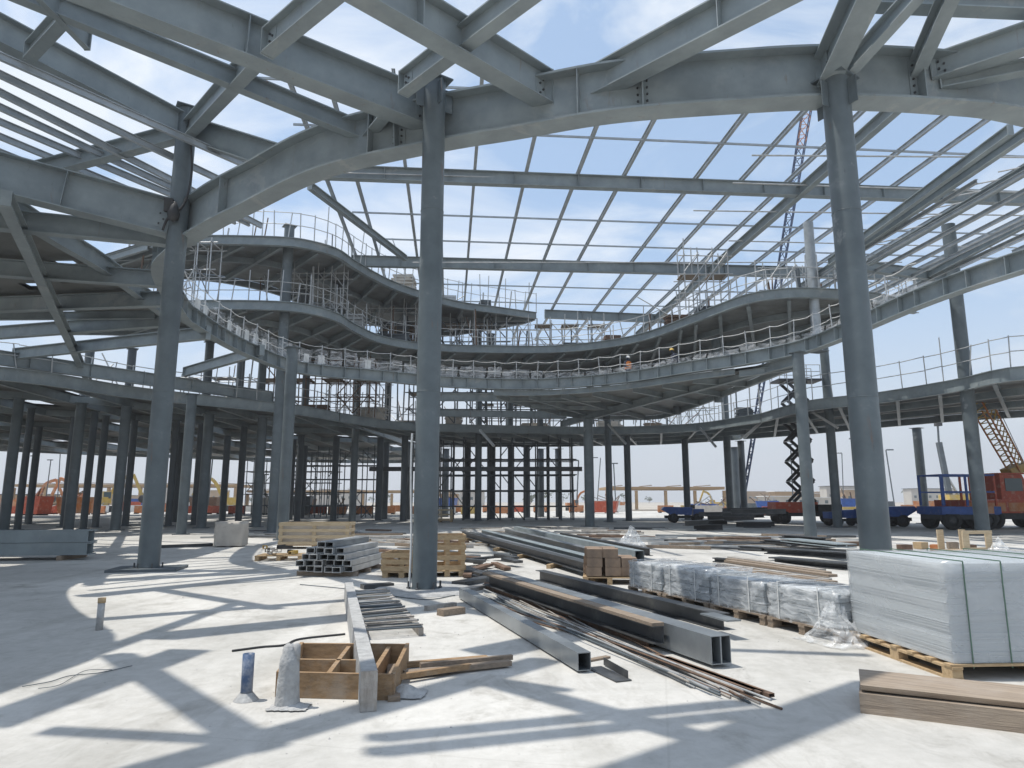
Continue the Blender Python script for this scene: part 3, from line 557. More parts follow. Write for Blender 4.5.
# columns between the floors
for i, (x_, z0, z1, Y) in enumerate(((478, Z2, Z3 - .6, 53), (491, Z2, Z3 - .6, 54), (510, Z1, Z2 - .55, 56), (606, Z1, Z2 - .55, 50), (590, Z1, Z2 - .55, 53), (676, Z1, Z2 - .55, 47), (717, Z1, Z2 - .6, 41), (433, Z2, Z3 - .6, 52), (405, Z2, Z3 - .6, 50), (388, Z1, Z2 - .55, 53), (338, Z2, Z3 - .6, 46), (300, Z2, Z3 - .6, 42), (262, Z1, Z2 - .55, 44), (240, Z1, Z2 - .55, 46), (208, Z1, Z2 - .55, 42), (130, Z1, Z2 - .55, 44), (88, Z1, Z2 - .55, 42), (540, Z1, Z2 - .55, 56), (306, Z1, Z2 - .55, 47))):
    x = (x_ - 512)/FPX*(Y*CP + 8*SP); column(x, Y, z1, .26, 'slim grey upper storey column, %s in the far storeys' % ORD[i], 'upper storey columns', 'coldark' if i % 2 else 'column', z0=z0, n=12, plate=False)
# diagonal knee braces under the first floor
for i, (a, b_, z_) in enumerate((((700, 428), (716, 447), 0), ((608, 424), (626, 444), 0), ((480, 430), (494, 446), 0), ((812, 412), (838, 428), 0))):
    tag(MB().bar(UY(*a, 52 - i*3), UY(*b_, 51 - i*3), .14, .14).build('knee_brace', 'galv'), 'pale diagonal knee brace under the first floor edge, %s' % ('by the slim column right of centre', 'beside the stout far column', 'over the far scaffold', 'left of the right column')[i], 'brace', 'knee braces')
# --- scaffolds
def scaffold(label, x0, x1, y0, y1, z0, z1, nx, ny, nz, m_='rust', r_=.035, brace=True, board=True, jit=.08):
    t = thing('scaffold', label, 'scaffold', ((x0+x1)/2, (y0+y1)/2, z0)); xs_ = [x0 + (x1-x0)*i/nx for i in range(nx+1)]; ys_ = [y0 + (y1-y0)*i/max(1, ny) for i in range(ny+1)]; zs_ = [z0 + (z1-z0)*(i+.85)/nz for i in range(nz)]
    for x in xs_:
        for y in ys_: MB().tube((x, y, z0), (x + random.gauss(0, jit*.4), y, z1 + random.uniform(-.1, .9)), r_, 6).build('standard', m_, t)
    for z in zs_:
        o = MB()
        for y in ys_: o.tube((x0 - .3, y, z), (x1 + .3, y, z + random.gauss(0, .03)), r_*.9, 6)
        for x in xs_: o.tube((x, y0 - .2, z), (x, y1 + .2, z), r_*.9, 6)
        o.build('ledger', m_, t)
    if brace:
        for i in range(nx*2):
            k = random.randrange(nx); z = random.randrange(nz); zz = z0 + (z1-z0)*z/nz; a, b_ = (xs_[k], xs_[k+1]) if random.random() < .5 else (xs_[k+1], xs_[k])
            MB().tube((a, y0 - .06, zz), (b_, y0 - .06, zz + (z1-z0)/nz), r_*.85, 6).build('brace', m_, t)
    if board:
        for z in zs_[1::2]:
            for k in range(0, nx, 2): MB().box(((xs_[k]+xs_[k+1])/2, (y0+y1)/2, z + .06), (xs_[k+1]-xs_[k]+.3, (y1-y0)*.8, .05)).build('plank', 'woodg', t)
    return t
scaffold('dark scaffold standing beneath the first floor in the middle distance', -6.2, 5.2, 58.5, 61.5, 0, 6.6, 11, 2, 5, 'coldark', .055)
tag(MB().bar(Vector((-12, 58, 4.25)), Vector((5.9, 58, 4.25)), .3, .36).build('scaffold_beam', 'darkst'), 'dark straight beam lying across the middle distance scaffold', 'beam')
scaffold('scaffold on the first floor behind the middle column under the top floor tip', -8, 1.5, 52.5, 55, Z1, Z2 - .6, 8, 1, 3, 'coldark', .05)
scaffold('scaffold on the second floor beneath the top floor tip', -7.8, -.4, 49.5, 51.5, Z2, Z3 - .6, 6, 1, 2, 'coldark', .05)
scaffold('scaffold on the first floor at left behind the twin columns', -17.5, -9.8, 46.5, 48.5, Z1, Z2 - .6, 7, 1, 3, 'rust', .045)
scaffold('pale scaffold on the second floor beside the tall left column', -16.9, -15.5, 33.6, 34.8, Z2, Z2 + 3.0, 2, 1, 2, 'galv', .035, board=False)
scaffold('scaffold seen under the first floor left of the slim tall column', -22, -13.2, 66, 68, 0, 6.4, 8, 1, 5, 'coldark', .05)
scaffold('pale scaffold on the first floor deck between far columns at left', -26, -18, 46, 47.5, Z1, Z1 + 2.6, 6, 1, 2, 'galv', .04)
scaffold('small scaffold on the second floor at right where skylight beams cross', 9.6, 12.0, 36.5, 37.8, Z2, Z2 + 3.3, 3, 1, 3, 'galv', .035)
scaffold('low scaffold at the centre far edge of the second floor', 1.8, 6.6, 47.5, 49, Z2, Z2 + 2.2, 5, 1, 2, 'galv', .035)
# props, leaning tubes and material heaps on the far floors
def pick(fr, bk, lo=.05, hi=.7): i = random.randrange(len(fr)); return fr[i].lerp(bk[i], random.uniform(lo, hi))
f1c, b1c = spline(f1C, 30), spline(b1C, 30); f1l, b1l = spline(f1L[2:], 20), spline(b1L[2:], 20); f2s, b2s = spline(f2, 40), spline(b2, 40); f3s, b3s = spline(f3, 30), spline(b3, 30); f1r, b1r = spline(f1R[:5], 20), spline(b1R[:5], 20)
for nm, fr, bk, z0, z1, n_, where in ((0, f1c, b1c, Z1, Z2 - .6, 30, 'first floor in the middle'), (0, f1l, b1l, Z1, Z2 - .6, 12, 'first floor at left'), (0, f2s, b2s, Z2, Z3 - .6, 34, 'second floor'), (0, f3s, b3s, Z3, Z3 + 1.6, 16, 'top floor')):
    for i in range(n_):
        p_ = pick(fr, bk); zt = z1 if (where != 'second floor' or p_.x < 0) else z0 + random.uniform(1.2, 2.6)
        tag(MB().tube((p_.x, p_.y, z0), (p_.x + random.gauss(0, .12), p_.y, zt), random.choice((.035, .05, .06)), 6).build('steel_prop', random.choice(('galv', 'coldark', 'rust'))), 'thin steel prop standing on the ' + where + ' deck', 'prop', 'props on the ' + where)
        if i % 2 == 0:
            p_ = pick(fr, bk, .02, .4); a_ = random.uniform(0, 6.28); l_ = random.uniform(1.5, 4.5); e_ = random.uniform(.2, 1.2)
            tag(MB().tube((p_.x, p_.y, z0 + .04), (p_.x + l_*math.cos(a_)*math.cos(e_), p_.y + abs(l_*math.sin(a_)*math.cos(e_)), z0 + .04 + l_*math.sin(e_)), .035, 6).build('leaning_tube', random.choice(('galv', 'galv', 'rust'))), 'loose tube leaning on the ' + where + ' deck', 'tube', 'loose tubes on the ' + where)
        if i % 3 == 0:
            p_ = pick(fr, bk, .04, .35); w_, h_ = random.uniform(.8, 2.4), random.uniform(.3, 1.0); o = MB()
            for k in range(int(h_/.11)): o.box((p_.x + random.gauss(0, .05), p_.y + random.gauss(0, .05), z0 + .06 + k*.11), (w_*random.uniform(.8, 1), .8, .1), random.gauss(0, .08))
            tag(o.build('material_stack', random.choice(('woodg', 'offwhite', 'coldark', 'rust', 'galv'))), 'stack of loose boards left on the ' + where + ' deck', 'stack', 'stacks on the ' + where)
scaffold('fine scaffold wall on the first floor right of the twin columns', -13.6, -9.2, 49.5, 50.7, Z1, Z2 - .7, 6, 1, 4, 'galv', .032, board=False)
scaffold('dense scaffold on the first floor behind the ring in the middle', -3, 9.5, 58, 60, Z1, Z2 - .8, 10, 1, 3, 'coldark', .045)
scaffold('tall fine scaffold rising above the second floor under the skylight brace', -10.8, -6.6, 45.5, 46.6, Z2, Z3 - .7, 5, 1, 3, 'galv', .032, board=False)
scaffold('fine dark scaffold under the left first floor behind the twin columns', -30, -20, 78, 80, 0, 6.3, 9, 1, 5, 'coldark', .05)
scaffold('pale scaffold along the second floor in the far middle', -4.5, 1.2, 48.5, 49.7, Z2, Z2 + 2.4, 7, 1, 2, 'galv', .03, board=False)
scaffold('pale scaffold on the wavy second floor at left under the top floor', -13.4, -9.8, 38.2, 39.2, Z2, Z3 - .7, 5, 1, 3, 'galv', .03, board=False)
scaffold('pale scaffold standing on the right lobe of the second floor', 14.0, 18.5, 36.5, 37.6, Z2, Z2 + 2.6, 5, 1, 2, 'galv', .03, board=False)
scaffold('fine pale scaffold on the first floor behind the landing deck', 9.5, 15.5, 52, 53.2, Z1, Z1 + 2.6, 7, 1, 2, 'galv', .03, board=False)
t = thing('formwork_wall', 'dark brown formwork wall under the top floor left of the middle column', 'formwork wall', (-8.0, 50, Z2))
for i in range(7):
    MB().box((-9.6 + i*.62, 50 + random.uniform(-.1, .1), Z2 + 1.35 + random.uniform(-.12, .12)), (.58, .12, 2.6 + random.uniform(-.3, .2)), random.gauss(0, .03)).build('panel', random.choice(('rust', 'coldark', 'woodg')), t)
for z in (.6, 1.4, 2.2): MB().bar(Vector((-10, 49.84, Z2 + z)), Vector((-5.5, 49.84, Z2 + z)), .1, .12).build('waler', 'woodg', t)
# tower crane style lattice jib behind the skylight
def lattice(name, label, cat, p, q, w0, w1, n, m1, m2, m3=None, cut=.8):
    p, q = Vector(p), Vector(q); d, a, u_ = MB().frame(p, q); t = thing(name, label, cat, p); cs = [(1, 1), (1, -1), (-1, -1), (-1, 1)]
    def pt(f_, c_): w = (w0 + (w1-w0)*f_)/2; return p.lerp(q, f_) + a*c_[0]*w + u_*c_[1]*w
    for c_ in cs: MB().tube(pt(0, c_), pt(1, c_), .055, 6).build('chord', m1, t)
    o = [MB(), MB()]
    for i in range(n):
        f0, f1 = i/n, (i+1)/n; k = 1 if (f0 > cut) else 0
        for j in range(4):
            c0, c1 = cs[j], cs[(j+1) % 4]; o[k].tube(pt(f0, c0), pt(f1, c1), .034, 5); o[k].tube(pt(f0, c0), pt(f0, c1), .028, 5)
    o[0].build('lacing', m2, t)
    if cut < 1: o[1].build('tip_lacing', m3 or m2, t)
    return t
jb = UY(740, 512, 62); lattice('crane_jib', 'slim dark blue lattice crane jib with orange tip rising behind the skylight beams', 'crane', (jb.x, jb.y, 0.2), UY(809, 96, 58), .2, .75, 40, 'blued', 'blued', 'orange', .86)
# ================================================================ MATERIALS AND LOOSE THINGS ON THE FLOOR
V = Vector
def on(p, z): return V((p.x, p.y, z))
# --- stack of grey sheets on a pallet, right foreground
def pallet(c, lx, ly, rz, label=None, parent=None, h=.14, m_='wood', nslat=7, group=None):
    if parent is None: t = thing('pallet', label, 'pallet', c, group)
    else: t = parent
    m3 = Matrix.Rotation(rz, 3, 'Z'); c = V(c)
    def B(name, x, y, z, sx, sy, sz): MB().box(c + m3 @ V((x, y, z)), (sx, sy, sz), rz).build(name, m_, t)
    for k in range(nslat): B('deck_board', 0, -ly/2 + .06 + (ly-.12)*k/(nslat-1), h - .011, lx, .095, .022)
    for k in (-1, 0, 1):
        B('stringer', k*(lx/2 - .06), 0, h - .033, .1, ly, .021)
        for j in (-1, 0, 1): B('block', k*(lx/2 - .06), j*(ly/2 - .08), .062, .1, .14, .08)
        B('runner', k*(lx/2 - .06), 0, .011, .1, ly, .022)
    return t
SC = V((4.95, 7.44, 0)); rz = R(4)
pallet((SC.x, SC.y, 0), 2.1, 1.72, rz, 'pale wooden pallet under the big wrapped stack of grey sheets')
t = thing('sheet_stack', 'big stack of thin grey sheets wrapped in film with green straps on a pallet', 'sheet stack', (SC.x, SC.y, .142))
o = MB(); m3 = Matrix.Rotation(rz, 3, 'Z')
for i in range(84):
    z = .142 + .0105*i; j = [random.gauss(0, .0025) for _ in range(4)]
    sk = .02*math.sin(i*.35)*.4
    o.box((SC.x + j[0] + sk, SC.y + j[1], z + .0052), (1.98 + j[2], 1.62 + j[3], .0101), rz)
o.build('sheets', 'sheets', t)
o = MB(); cols = 36
def wr(cx, cy, sx, sy, z0, z1, rz_, n=64, rows=9, amp=.012, rnd=.09):
    o = MB(); vs = []; m_ = Matrix.Rotation(rz_, 3, 'Z')
    for r_ in range(rows):
        z = z0 + (z1-z0)*r_/(rows-1)
        for i in range(n):
            a = i/n*4; s_ = int(a); f_ = a - s_; e = (abs(f_ - .5)*2)**6*rnd
            x, y = ((f_-.5)*sx, -sy/2) if s_ == 0 else (sx/2, (f_-.5)*sy) if s_ == 1 else ((.5-f_)*sx, sy/2) if s_ == 2 else (-sx/2, (.5-f_)*sy)
            q = V((x, y, 0)); q *= 1 + random.gauss(0, amp) - e*.25
            vs.append(V((cx, cy, z + random.gauss(0, amp*.4))) + m_ @ q)
    fs = [(r_*n + i, r_*n + (i+1) % n, (r_+1)*n + (i+1) % n, (r_+1)*n + i) for r_ in range(rows-1) for i in range(n)]
    k = len(vs); vs.append(V((cx, cy, z1 + .012))); fs += [((rows-1)*n + i, (rows-1)*n + (i+1) % n, k) for i in range(n)]
    return o.add(vs, fs, True)
wr(SC.x, SC.y, 2.02, 1.66, .15, 1.036, rz, amp=.0025, rnd=.04).build('stretch_film', 'filmthin', t)
for x in (-.82, -.45, .0, .45):
    o = MB(); p0 = m3 @ V((x, 0, 0)); hw = .835
    for a, b_ in (((-hw, .1), (-hw, 1.045)), ((-hw, 1.047), (hw, 1.047)), ((hw, 1.045), (hw, .1))):
        o.bar(V((SC.x, SC.y, 0)) + p0 + m3 @ V((0, a[0], a[1])), V((SC.x, SC.y, 0)) + p0 + m3 @ V((0, b_[0], b_[1])), .010, .005, (0, 1, .3))
    o.build('strap', 'strap', t)
# --- two heavy boards
p0, q0 = V((2.79, 5.82, .075)), V((5.3, 4.52, .075))
tag(MB().prof(p0, q0, [(-.27, -.075), (.27, -.075), (.27, .07), (-.27, .07)]).build('timber_board', 'woodbd'), 'thick weathered timber lying on the floor under another board at right', 'timber')
p1, q1 = V((2.80, 5.83, .19)), V((5.4, 4.6, .165))
tag(MB().prof(p1, q1, [(-.29, -.02), (.25, -.028), (.27, .012), (-.27, .018)]).build('timber_board', 'woodbd'), 'warped grey brown board resting on top of the thick timber at right', 'timber')
# --- long wrapped bundles on runners
wa, wb = V((2.02, 12.5, 0)), V((3.72, 8.1, 0)); wd = (wb - wa).normalized(); wn = V((-wd.y, wd.x, 0)); wn = wn if wn.x > 0 else -wn; ang = math.atan2(wd.y, wd.x)
lens = (1.05, 1.2, 1.15, 1.2); s_ = 0
for i, l_ in enumerate(lens):
    c_ = wa + wd*(s_ + l_/2) + wn*.47; s_ += l_ + .03
    nm = ('farthest, next to the block pallet', 'second from the far end', 'second from the near end', 'nearest, beside the crumpled film')[i]
    pallet((c_.x, c_.y, 0), l_, .9, ang, 'old pallet under the wrapped bundles, %s' % nm, None, .13, 'woodg', 6, 'pallets under the wrapped bundles')
    t = thing('wrapped_bundle', 'film wrapped bundle of grey profiles, %s' % nm, 'bundle', (c_.x, c_.y, .132), 'film wrapped bundles')
    o = MB(); m_ = Matrix.Rotation(ang, 3, 'Z'); 
    for r_ in range(4):
        for k in range(5): o.box(c_ + m_ @ V((random.uniform(-.03, .03), (k-2)*.165, .2 + r_*.095)), (l_ - .06, .15, .088), ang + random.gauss(0, .01))
    o.build('profiles', 'purlin', t)
    wr(c_.x, c_.y, l_ - .01, .88, .12, .56 + .03*math.sin(i*2), ang, 56, 8, .014, .14).build('plastic_film', 'film', t)
    for f_ in (-.3, .25):
        o = MB(); b0 = c_ + m_ @ V((f_*l_, 0, 0))
        o.bar(b0 + m_ @ V((0, -.452, .13)), b0 + m_ @ V((0, -.452, .585)), .02, .005, (1, 0, 0)); o.bar(b0 + m_ @ V((0, -.455, .588)), b0 + m_ @ V((0, .455, .588)), .02, .005); o.build('strap', 'white', t)
def crumple(name, label, c, sx, sy, h, rz_, n=18, m_='film', cone=True):
    o = MB(); vs = []; m3_ = Matrix.Rotation(rz_, 3, 'Z')
    for i in range(n+1):
        for j in range(n+1):
            x, y = i/n - .5, j/n - .5; d = min(1, math.hypot(x, y)*2)
            z = h*(1-d)**1.1*(.75 + .5*random.random()) + .012 + .05*random.random()*(1-d)
            vs.append(V(c) + m3_ @ V((x*sx*(1+random.gauss(0, .05)), y*sy*(1+random.gauss(0, .05)), z)))
    fs = [(i*(n+1)+j, (i+1)*(n+1)+j, (i+1)*(n+1)+j+1, i*(n+1)+j+1) for i in range(n) for j in range(n)]
    return tag(o.add(vs, fs).build(name, m_), label, 'plastic sheet')
crumple('plastic_sheet', 'crumpled clear film draped to the floor at the near end of the wrapped bundles', (3.72, 8.22, 0), .75, .62, .46, ang)
c_ = U(632, 552); crumple('plastic_sheet', 'clear film lying in a heap on the bright floor beyond the block pallet', (c_.x, c_.y, 0), 1.3, .9, .75, .3)
# --- block pallet
c_ = U(611, 585) + V((.05, .5, 0)); 
pallet((c_.x, c_.y, 0), 1.05, .95, R(-8), 'wooden pallet carrying brown cartons at the end of the profile rows', None)
bs = []
for i in range(3):
    for j in range(2):
        for k in range(3):
            if k == 2 and i == 2: continue
            t = MB().box((c_.x - .33 + i*.33 + random.gauss(0, .01), c_.y - .22 + j*.44, .142 + .1 + k*.172), (.3, .41, .166), R(-8) + random.gauss(0, .05)).build('carton', 'brick')
            tag(t, 'brown carton on the block pallet, %s layer, %s row, %s from left' % (('bottom', 'middle', 'top')[k], ('front', 'back')[j], ORD[i]), 'carton', 'cartons on the block pallet')
# --- foreground steel
def steelbar(name, a, b_, w, h, label, cat, kind='hollow', m_='tubest', z=.0, cells=1, t_=.008):
    a, b_ = on(a, z + h/2), on(b_, z + h/2); o = MB()
    if kind == 'hollow': o.hollow(a, b_, w, h, t_, cells)
    elif kind == 'i': o.ibeam(a, b_, h, w, .012, .01)
    else:
        o.bar_off(a, b_, w, .01, h/2 - .005); o.bar_off(a, b_, w, .01, -h/2 + .005); o.bar_off(a, b_, .01, h - .022, 0, dx=w/2 - .005 if kind == 'c' else -w/2 + .005)
    return tag(o.build(name, m_), label, cat)
A, B_ = U(584.5, 673), U(463, 599); steelbar('square_tube', A, B_, .135, .165, 'single open ended square steel tube nearest the formwork box', 'steel tube', z=.02)
tag(MB().bar(on(U(575, 664), .01), on(U(590, 660), .01) + V((.2, .1, 0)), .07, .02).build('timber_batten', 'woodg'), 'small batten under the near end of the single square tube', 'batten')
A, B_ = U(722, 668), U(492, 586); steelbar('twin_tube', A, B_, .115, .265, 'long twin cell steel box section with its open end toward the viewer', 'steel tube', z=.035, cells=2)
A, B_ = U(659, 654), U(486, 590); steelbar('steel_channel', A, B_, .14, .18, 'long brown edged steel channel lying against the twin box section', 'steel channel', 'c', 'darkst', z=.10)
A2, B2_ = A + V((.02, .35, 0)), B_ + V((.02, .3, 0)); steelbar('steel_channel', A2, B2_, .15, .10, 'flat steel channel lying beneath the brown edged one', 'steel channel', 'd', 'rust', z=.0)
tag(MB().bar(on(A, .30), on(B_, .30), .15, .035).build('timber_board', 'woodg'), 'thin brown board lying along the top of the steel channel', 'timber')
tag(MB().bar(on(A, .2) + V((.1, .35, 0)), on(A, .13) + V((.42, -.15, 0)), .05, .03).build('timber_batten', 'wood'), 'yellow batten sticking out between the channel and the twin box section', 'batten')
A, B_ = U(724, 630), U(540, 580); steelbar('steel_beam', A, B_, .20, .2, 'long dark steel beam behind the twin box section', 'steel beam', 'i', 'darkst', z=.0)
A, B_ = U(735, 640), U(560, 585); tag(MB().bar(on(A, .215), on(A, .215) + (on(B_, 0) - on(A, 0))*.1, .2, .02).build('steel_plate', 'tubest'), 'short plate lying on the near end of the dark beam', 'plate')
tag(MB().bar(on(U(594, 668), .008), on(U(624, 682), .008), .16, .01).bar(on(U(604, 666), .045), on(U(628, 680), .045), .008, .07).build('steel_angle', 'darkst'), 'short dark steel angle by the end of the single square tube', 'steel angle')
for i in range(20):
    f_ = i/19; a = U(772 - f_*78 + random.uniform(-14, 14), 708 - f_*20 + random.uniform(-5, 5)); b_ = U(484 + random.uniform(-14, 40), 595 + random.uniform(-5, 10))
    z0 = .012 + .02*(i % 3)
    tag(MB().path(spline([on(a, z0), on(a.lerp(b_, .4) + V((random.gauss(0, .06), 0, 0)), z0 + .01), on(a.lerp(b_, .7) + V((random.gauss(0, .05), 0, 0)), z0), on(b_, z0 + .02)], 14), .0095, 6).build('reinforcing_bar', ('rust', 'woodd', 'galv', 'coldark')[i % 4]), 'thin bar in the loose bundle reaching the foreground, %s from the right' % ORD[i], 'bar', 'thin bars in the foreground bundle')
for i in range(3):
    a = U(772 - i*9, 700 - i*2); tag(MB().hollow(on(a, .035), on(a, .035) + V((-.55, 1.35, 0)), .06, .03, .004).build('flat_channel', 'rust'), 'small rusty channel end at the tip of the bar bundle, %s from the right' % ORD[i], 'channel', 'rusty channel ends')
# --- timber frame with the long formwork beam
fr = [U(277, 697), U(392, 700), U(407, 664), U(301, 663)]; fr = [on(p, 0) for p in fr]
t = thing('formwork_box', 'low brown wooden box form with dividers lying on the floor, open on top', 'formwork box', fr[0])
def plank(a, b_, h=.20, w=.035, name='side_board', z=.0): return MB().bar(on(a, z + h/2), on(b_, z + h/2), w, h).build(name, 'woodb', t)
for i in range(4): plank(fr[i], fr[(i+1) % 4] if i < 3 else fr[0].lerp(fr[3], .0), .20 if i != 2 else .19)
plank(fr[0].lerp(fr[3], .5), fr[1].lerp(fr[2], .5).lerp(fr[0].lerp(fr[3], .5), .35), .15, .04, 'divider', .02)
plank(fr[0].lerp(fr[1], .42), fr[3].lerp(fr[2], .45), .17, .04, 'divider'); plank(fr[0].lerp(fr[1], .80), fr[3].lerp(fr[2], .83), .17, .04, 'divider')
a, b_ = U(368, 711), U(348, 600); fb = thing('formwork_beam', 'long cement crusted formwork beam lying across the formwork box', 'formwork beam', on(a, 0))
a, b_ = on(a, .15), on(b_, .15); MB().bar(a, b_, .125, .29).build('beam_body', 'cementy', fb)
MB().bar(a + (a-b_).normalized()*.0015, a + (a-b_).normalized()*.03, .128, .294).build('end_block', 'woodd', fb)
tag(MB().bar(on(U(392, 668), .02), on(U(394, 702), .02), .10, .04).build('timber_batten', 'woodg'), 'grey batten leaning flat beside the formwork box at its right end', 'batten')
for i, (a, b_, m_, w) in enumerate((((405, 668), (487, 661), 'woodb', .07), ((404, 679), (510, 667), 'woodg', .09), ((398, 684), (470, 672), 'woodb', .05), ((420, 674), (512, 664), 'woodg', .05))):
    tag(MB().bar(on(U(*a), .03 + .015*i), on(U(*b_), .03 + .012*i), w, .045).build('timber_batten', m_), 'loose batten on the floor right of the formwork box, %s from the back' % ORD[i], 'batten', 'loose battens by the formwork box')
crumple('cement_scrap', 'small heap of cement crumbs beside the formwork box', tuple(U(405, 695)), .35, .3, .05, 0, 10, 'cementy')
crumple('cement_scrap', 'cement spill around the foot of the crusted pipe stub', tuple(U(289, 708)), .30, .22, .025, 0, 12, 'cementy')
# --- pipe stubs
p_ = U(246, 700); t = thing('pipe_stub', 'short blue plastic pipe stub with whitened foot standing in the floor', 'pipe', p_)
MB().lathe(p_, [(.0, 0), (.047, 0), (.047, .36), (.036, .36), (.036, .3), (0, .3)], 18).build('pipe', 'pipeblue', t); MB().lathe(p_, [(.1, .002), (.075, .03), (.05, .06)], 16).build('mortar_collar', 'cementy', t)
p_ = U(287, 707); t = thing('pipe_stub', 'thick cement crusted pipe stub beside the formwork box', 'pipe', p_)
o = MB(); pr = [(.10, 0), (.088, .07), (.086, .14), (.084, .2), (.08, .26), (.078, .32), (.072, .375), (.058, .395), (.052, .43), (.045, .46), (.02, .475), (0, .48)]
o.lathe(p_, pr, 22); o.v = [v + V((random.gauss(0, .003), random.gauss(0, .003), random.gauss(0, .003))) for v in o.v]; o.build('pipe', 'cementy', t)
MB().lathe(p_ + V((.055, 0, .35)), [(.0, 0), (.03, 0), (.03, .12), (.0, .13)], 10).build('cap', 'cementy', t)
p_ = U(99, 630); t = thing('pipe_stub', 'thin grey pipe stub standing alone on the shaded floor at left', 'pipe', p_)
MB().lathe(p_, [(0, 0), (.042, 0), (.042, .35), (.033, .35), (.033, .3), (0, .3)], 16).build('pipe', 'cementy', t); MB().lathe(p_ + V((0, 0, .33)), [(.0, 0), (.046, 0), (.046, .06), (0, .06)], 14).build('cap', 'wood', t)
# --- floor cables
def cable(pts, r_, label, m_='black'): tag(MB().path(spline([on(U(*p), .012) for p in pts], 30), r_, 6).build('floor_cable', m_), label, 'cable')
cable([(232, 652), (262, 648), (285, 646), (300, 640), (345, 635)], .012, 'black cable on the floor behind the blue pipe stub')
cable([(22, 688), (50, 683), (70, 677), (100, 674), (132, 667)], .004, 'thin dark wire curled on the floor at lower left', 'coldark')
cable([(38, 690), (60, 686), (85, 672), (112, 671)], .003, 'thin loose wire end on the floor at lower left', 'coldark')
cable([(300, 585), (350, 590), (420, 600), (455, 596)], .008, 'thin dark cable on the floor before the column left of centre', 'coldark')
# --- bar rack beside the formwork beam
a, b_, c2, d2_ = U(421, 636), U(384, 594), U(352, 598), U(366, 640); t = thing('bar_rack', 'flat cement spattered rack of thin bars right of the formwork beam', 'rack', on(a, 0))
for p_, q_ in ((a, b_), (d2_, c2)): MB().bar(on(p_, .05), on(q_, .05), .06, .09).build('side_rail', 'woodd', t)
for i in range(54):
    f_ = i/53; p_, q_ = a.lerp(b_, f_), d2_.lerp(c2, f_); z = .06 + random.uniform(0, .07)
    MB().tube(on(p_, z) + V((random.uniform(0, .05), 0, 0)), on(q_, z + random.uniform(-.02, .03)), .013, 5).build('bar', ('woodd', 'galv', 'coldark')[i % 3] if i > 24 else ('coldark', 'darkst', 'woodd')[i % 3], t)
# --- timber scraps near the column foot
for i, (a, b_, w, h, m_) in enumerate((((426, 611), (455, 607), .09, .07, 'woodd'), ((440, 616), (462, 613), .16, .09, 'woodg'), ((362, 589), (392, 587), .22, .08, 'darkst'), ((458, 586), (490, 580), .3, .08, 'darkst'), ((463, 592), (485, 588), .2, .06, 'woodd'))):
    tag(MB().bar(on(U(*a), h/2), on(U(*b_), h/2), w, h).build('timber_offcut', m_), ('thin offcut on the floor right of the bar rack', 'thick brown offcut right of the bar rack', 'dark flat offcut left of the column foot', 'dark plate offcut right of the column foot', 'dusty offcut beside the dark plate right of the column')[i], 'offcut')
# mortar ring round the column foot
tag(MB().lathe((MC.x, MC.y, 0), [(.95, .004), (.9, .03), (.55, .045), (.3, .045)], 30).build('grout_pad', 'cementy'), 'flat grout pad round the foot of the column left of centre', 'grout pad')
tag(MB().box((LC.x, LC.y, .03), (1.5, 1.1, .06), .2).build('grout_pad', 'coldark'), 'dark grout pad under the tall left column', 'grout pad')
# --- crate of fittings behind the middle column
def crate(label, c, lx, ly, h, rz_, m_='crate', nsl=4, post=.09, fill=None, pal=True, sides=(0, 1, 2, 3)):
    t = thing('wooden_crate', label, 'crate', c); c = V(c); m3_ = Matrix.Rotation(rz_, 3, 'Z')
    def B(name, x, y, z, sx, sy, sz, mm=None): MB().box(c + m3_ @ V((x, y, z)), (sx, sy, sz), rz_).build(name, mm or m_, t)
    if pal:
        for k in (-1, 0, 1): B('skid', k*(lx/2 - .07), 0, .05, .12, ly, .1, 'wood')
        B('floor_board', 0, 0, .115, lx, ly, .025, 'wood')
    z0 = .13
    for x in ((-1, 1) if nsl == 2 else (-1, 0, 1)):
        for y in (-1, 1): B('post', x*(lx/2 - post/2), y*(ly/2 - .02), z0 + (h-z0)/2, post, .04, h - z0)
    for k in range(nsl):
        z = z0 + .06 + (h - z0 - .1)*k/(nsl-1)
        for y in (-1, 1):
            if (0 if y < 0 else 2) in sides: B('slat', 0, y*(ly/2 + .012), z, lx, .022, .10)
        for x in (-1, 1):
            if (3 if x < 0 else 1) in sides: B('slat', x*(lx/2 + .012), 0, z, .022, ly, .10)
    return t
c_ = U(444, 577) + V((0, .5, 0)); crate('open slatted wooden crate standing behind the column left of centre', (c_.x, c_.y, 0), .75, .95, .86, R(8), 'wood', 4)
c_ = U(403, 578) + V((0, .5, 0)); crate('low broken wooden crate left of the column, holding grey metal fittings', (c_.x, c_.y, 0), .85, .95, .5, R(-5), 'wood', 3)
for i in range(6):
    a = c_ + V((random.uniform(-.3, .3), random.uniform(-.3, .3), .16 + .05*i)); tag(MB().hollow(a, a + V((random.uniform(-.3, .3), random.uniform(.1, .4), .05)), .07, .05, .006).build('steel_fitting', 'darkst' if i % 2 else 'galv'), 'grey metal fitting lying inside the low broken crate left of the column', 'fitting', 'fittings inside the low crate')
c_ = U(312, 549) + V((0, .6, 0)); crate('long plywood sided crate behind the stacked square tubes', (c_.x, c_.y, 0), 2.35, 1.1, .86, R(3), 'crate', 4, .12)
tag(MB().box((c_.x, c_.y, .47), (2.15, .92, .62), R(3)).build('crate_load', 'offwhite'), 'pale sacks filling the long plywood sided crate', 'sacks')
c_ = U(440, 522) + V((0, .5, 0)); crate('pale crate far behind the column left of centre, partly hidden by it', (c_.x, c_.y, 0), 1.8, 1.2, .95, R(0), 'crate', 3)
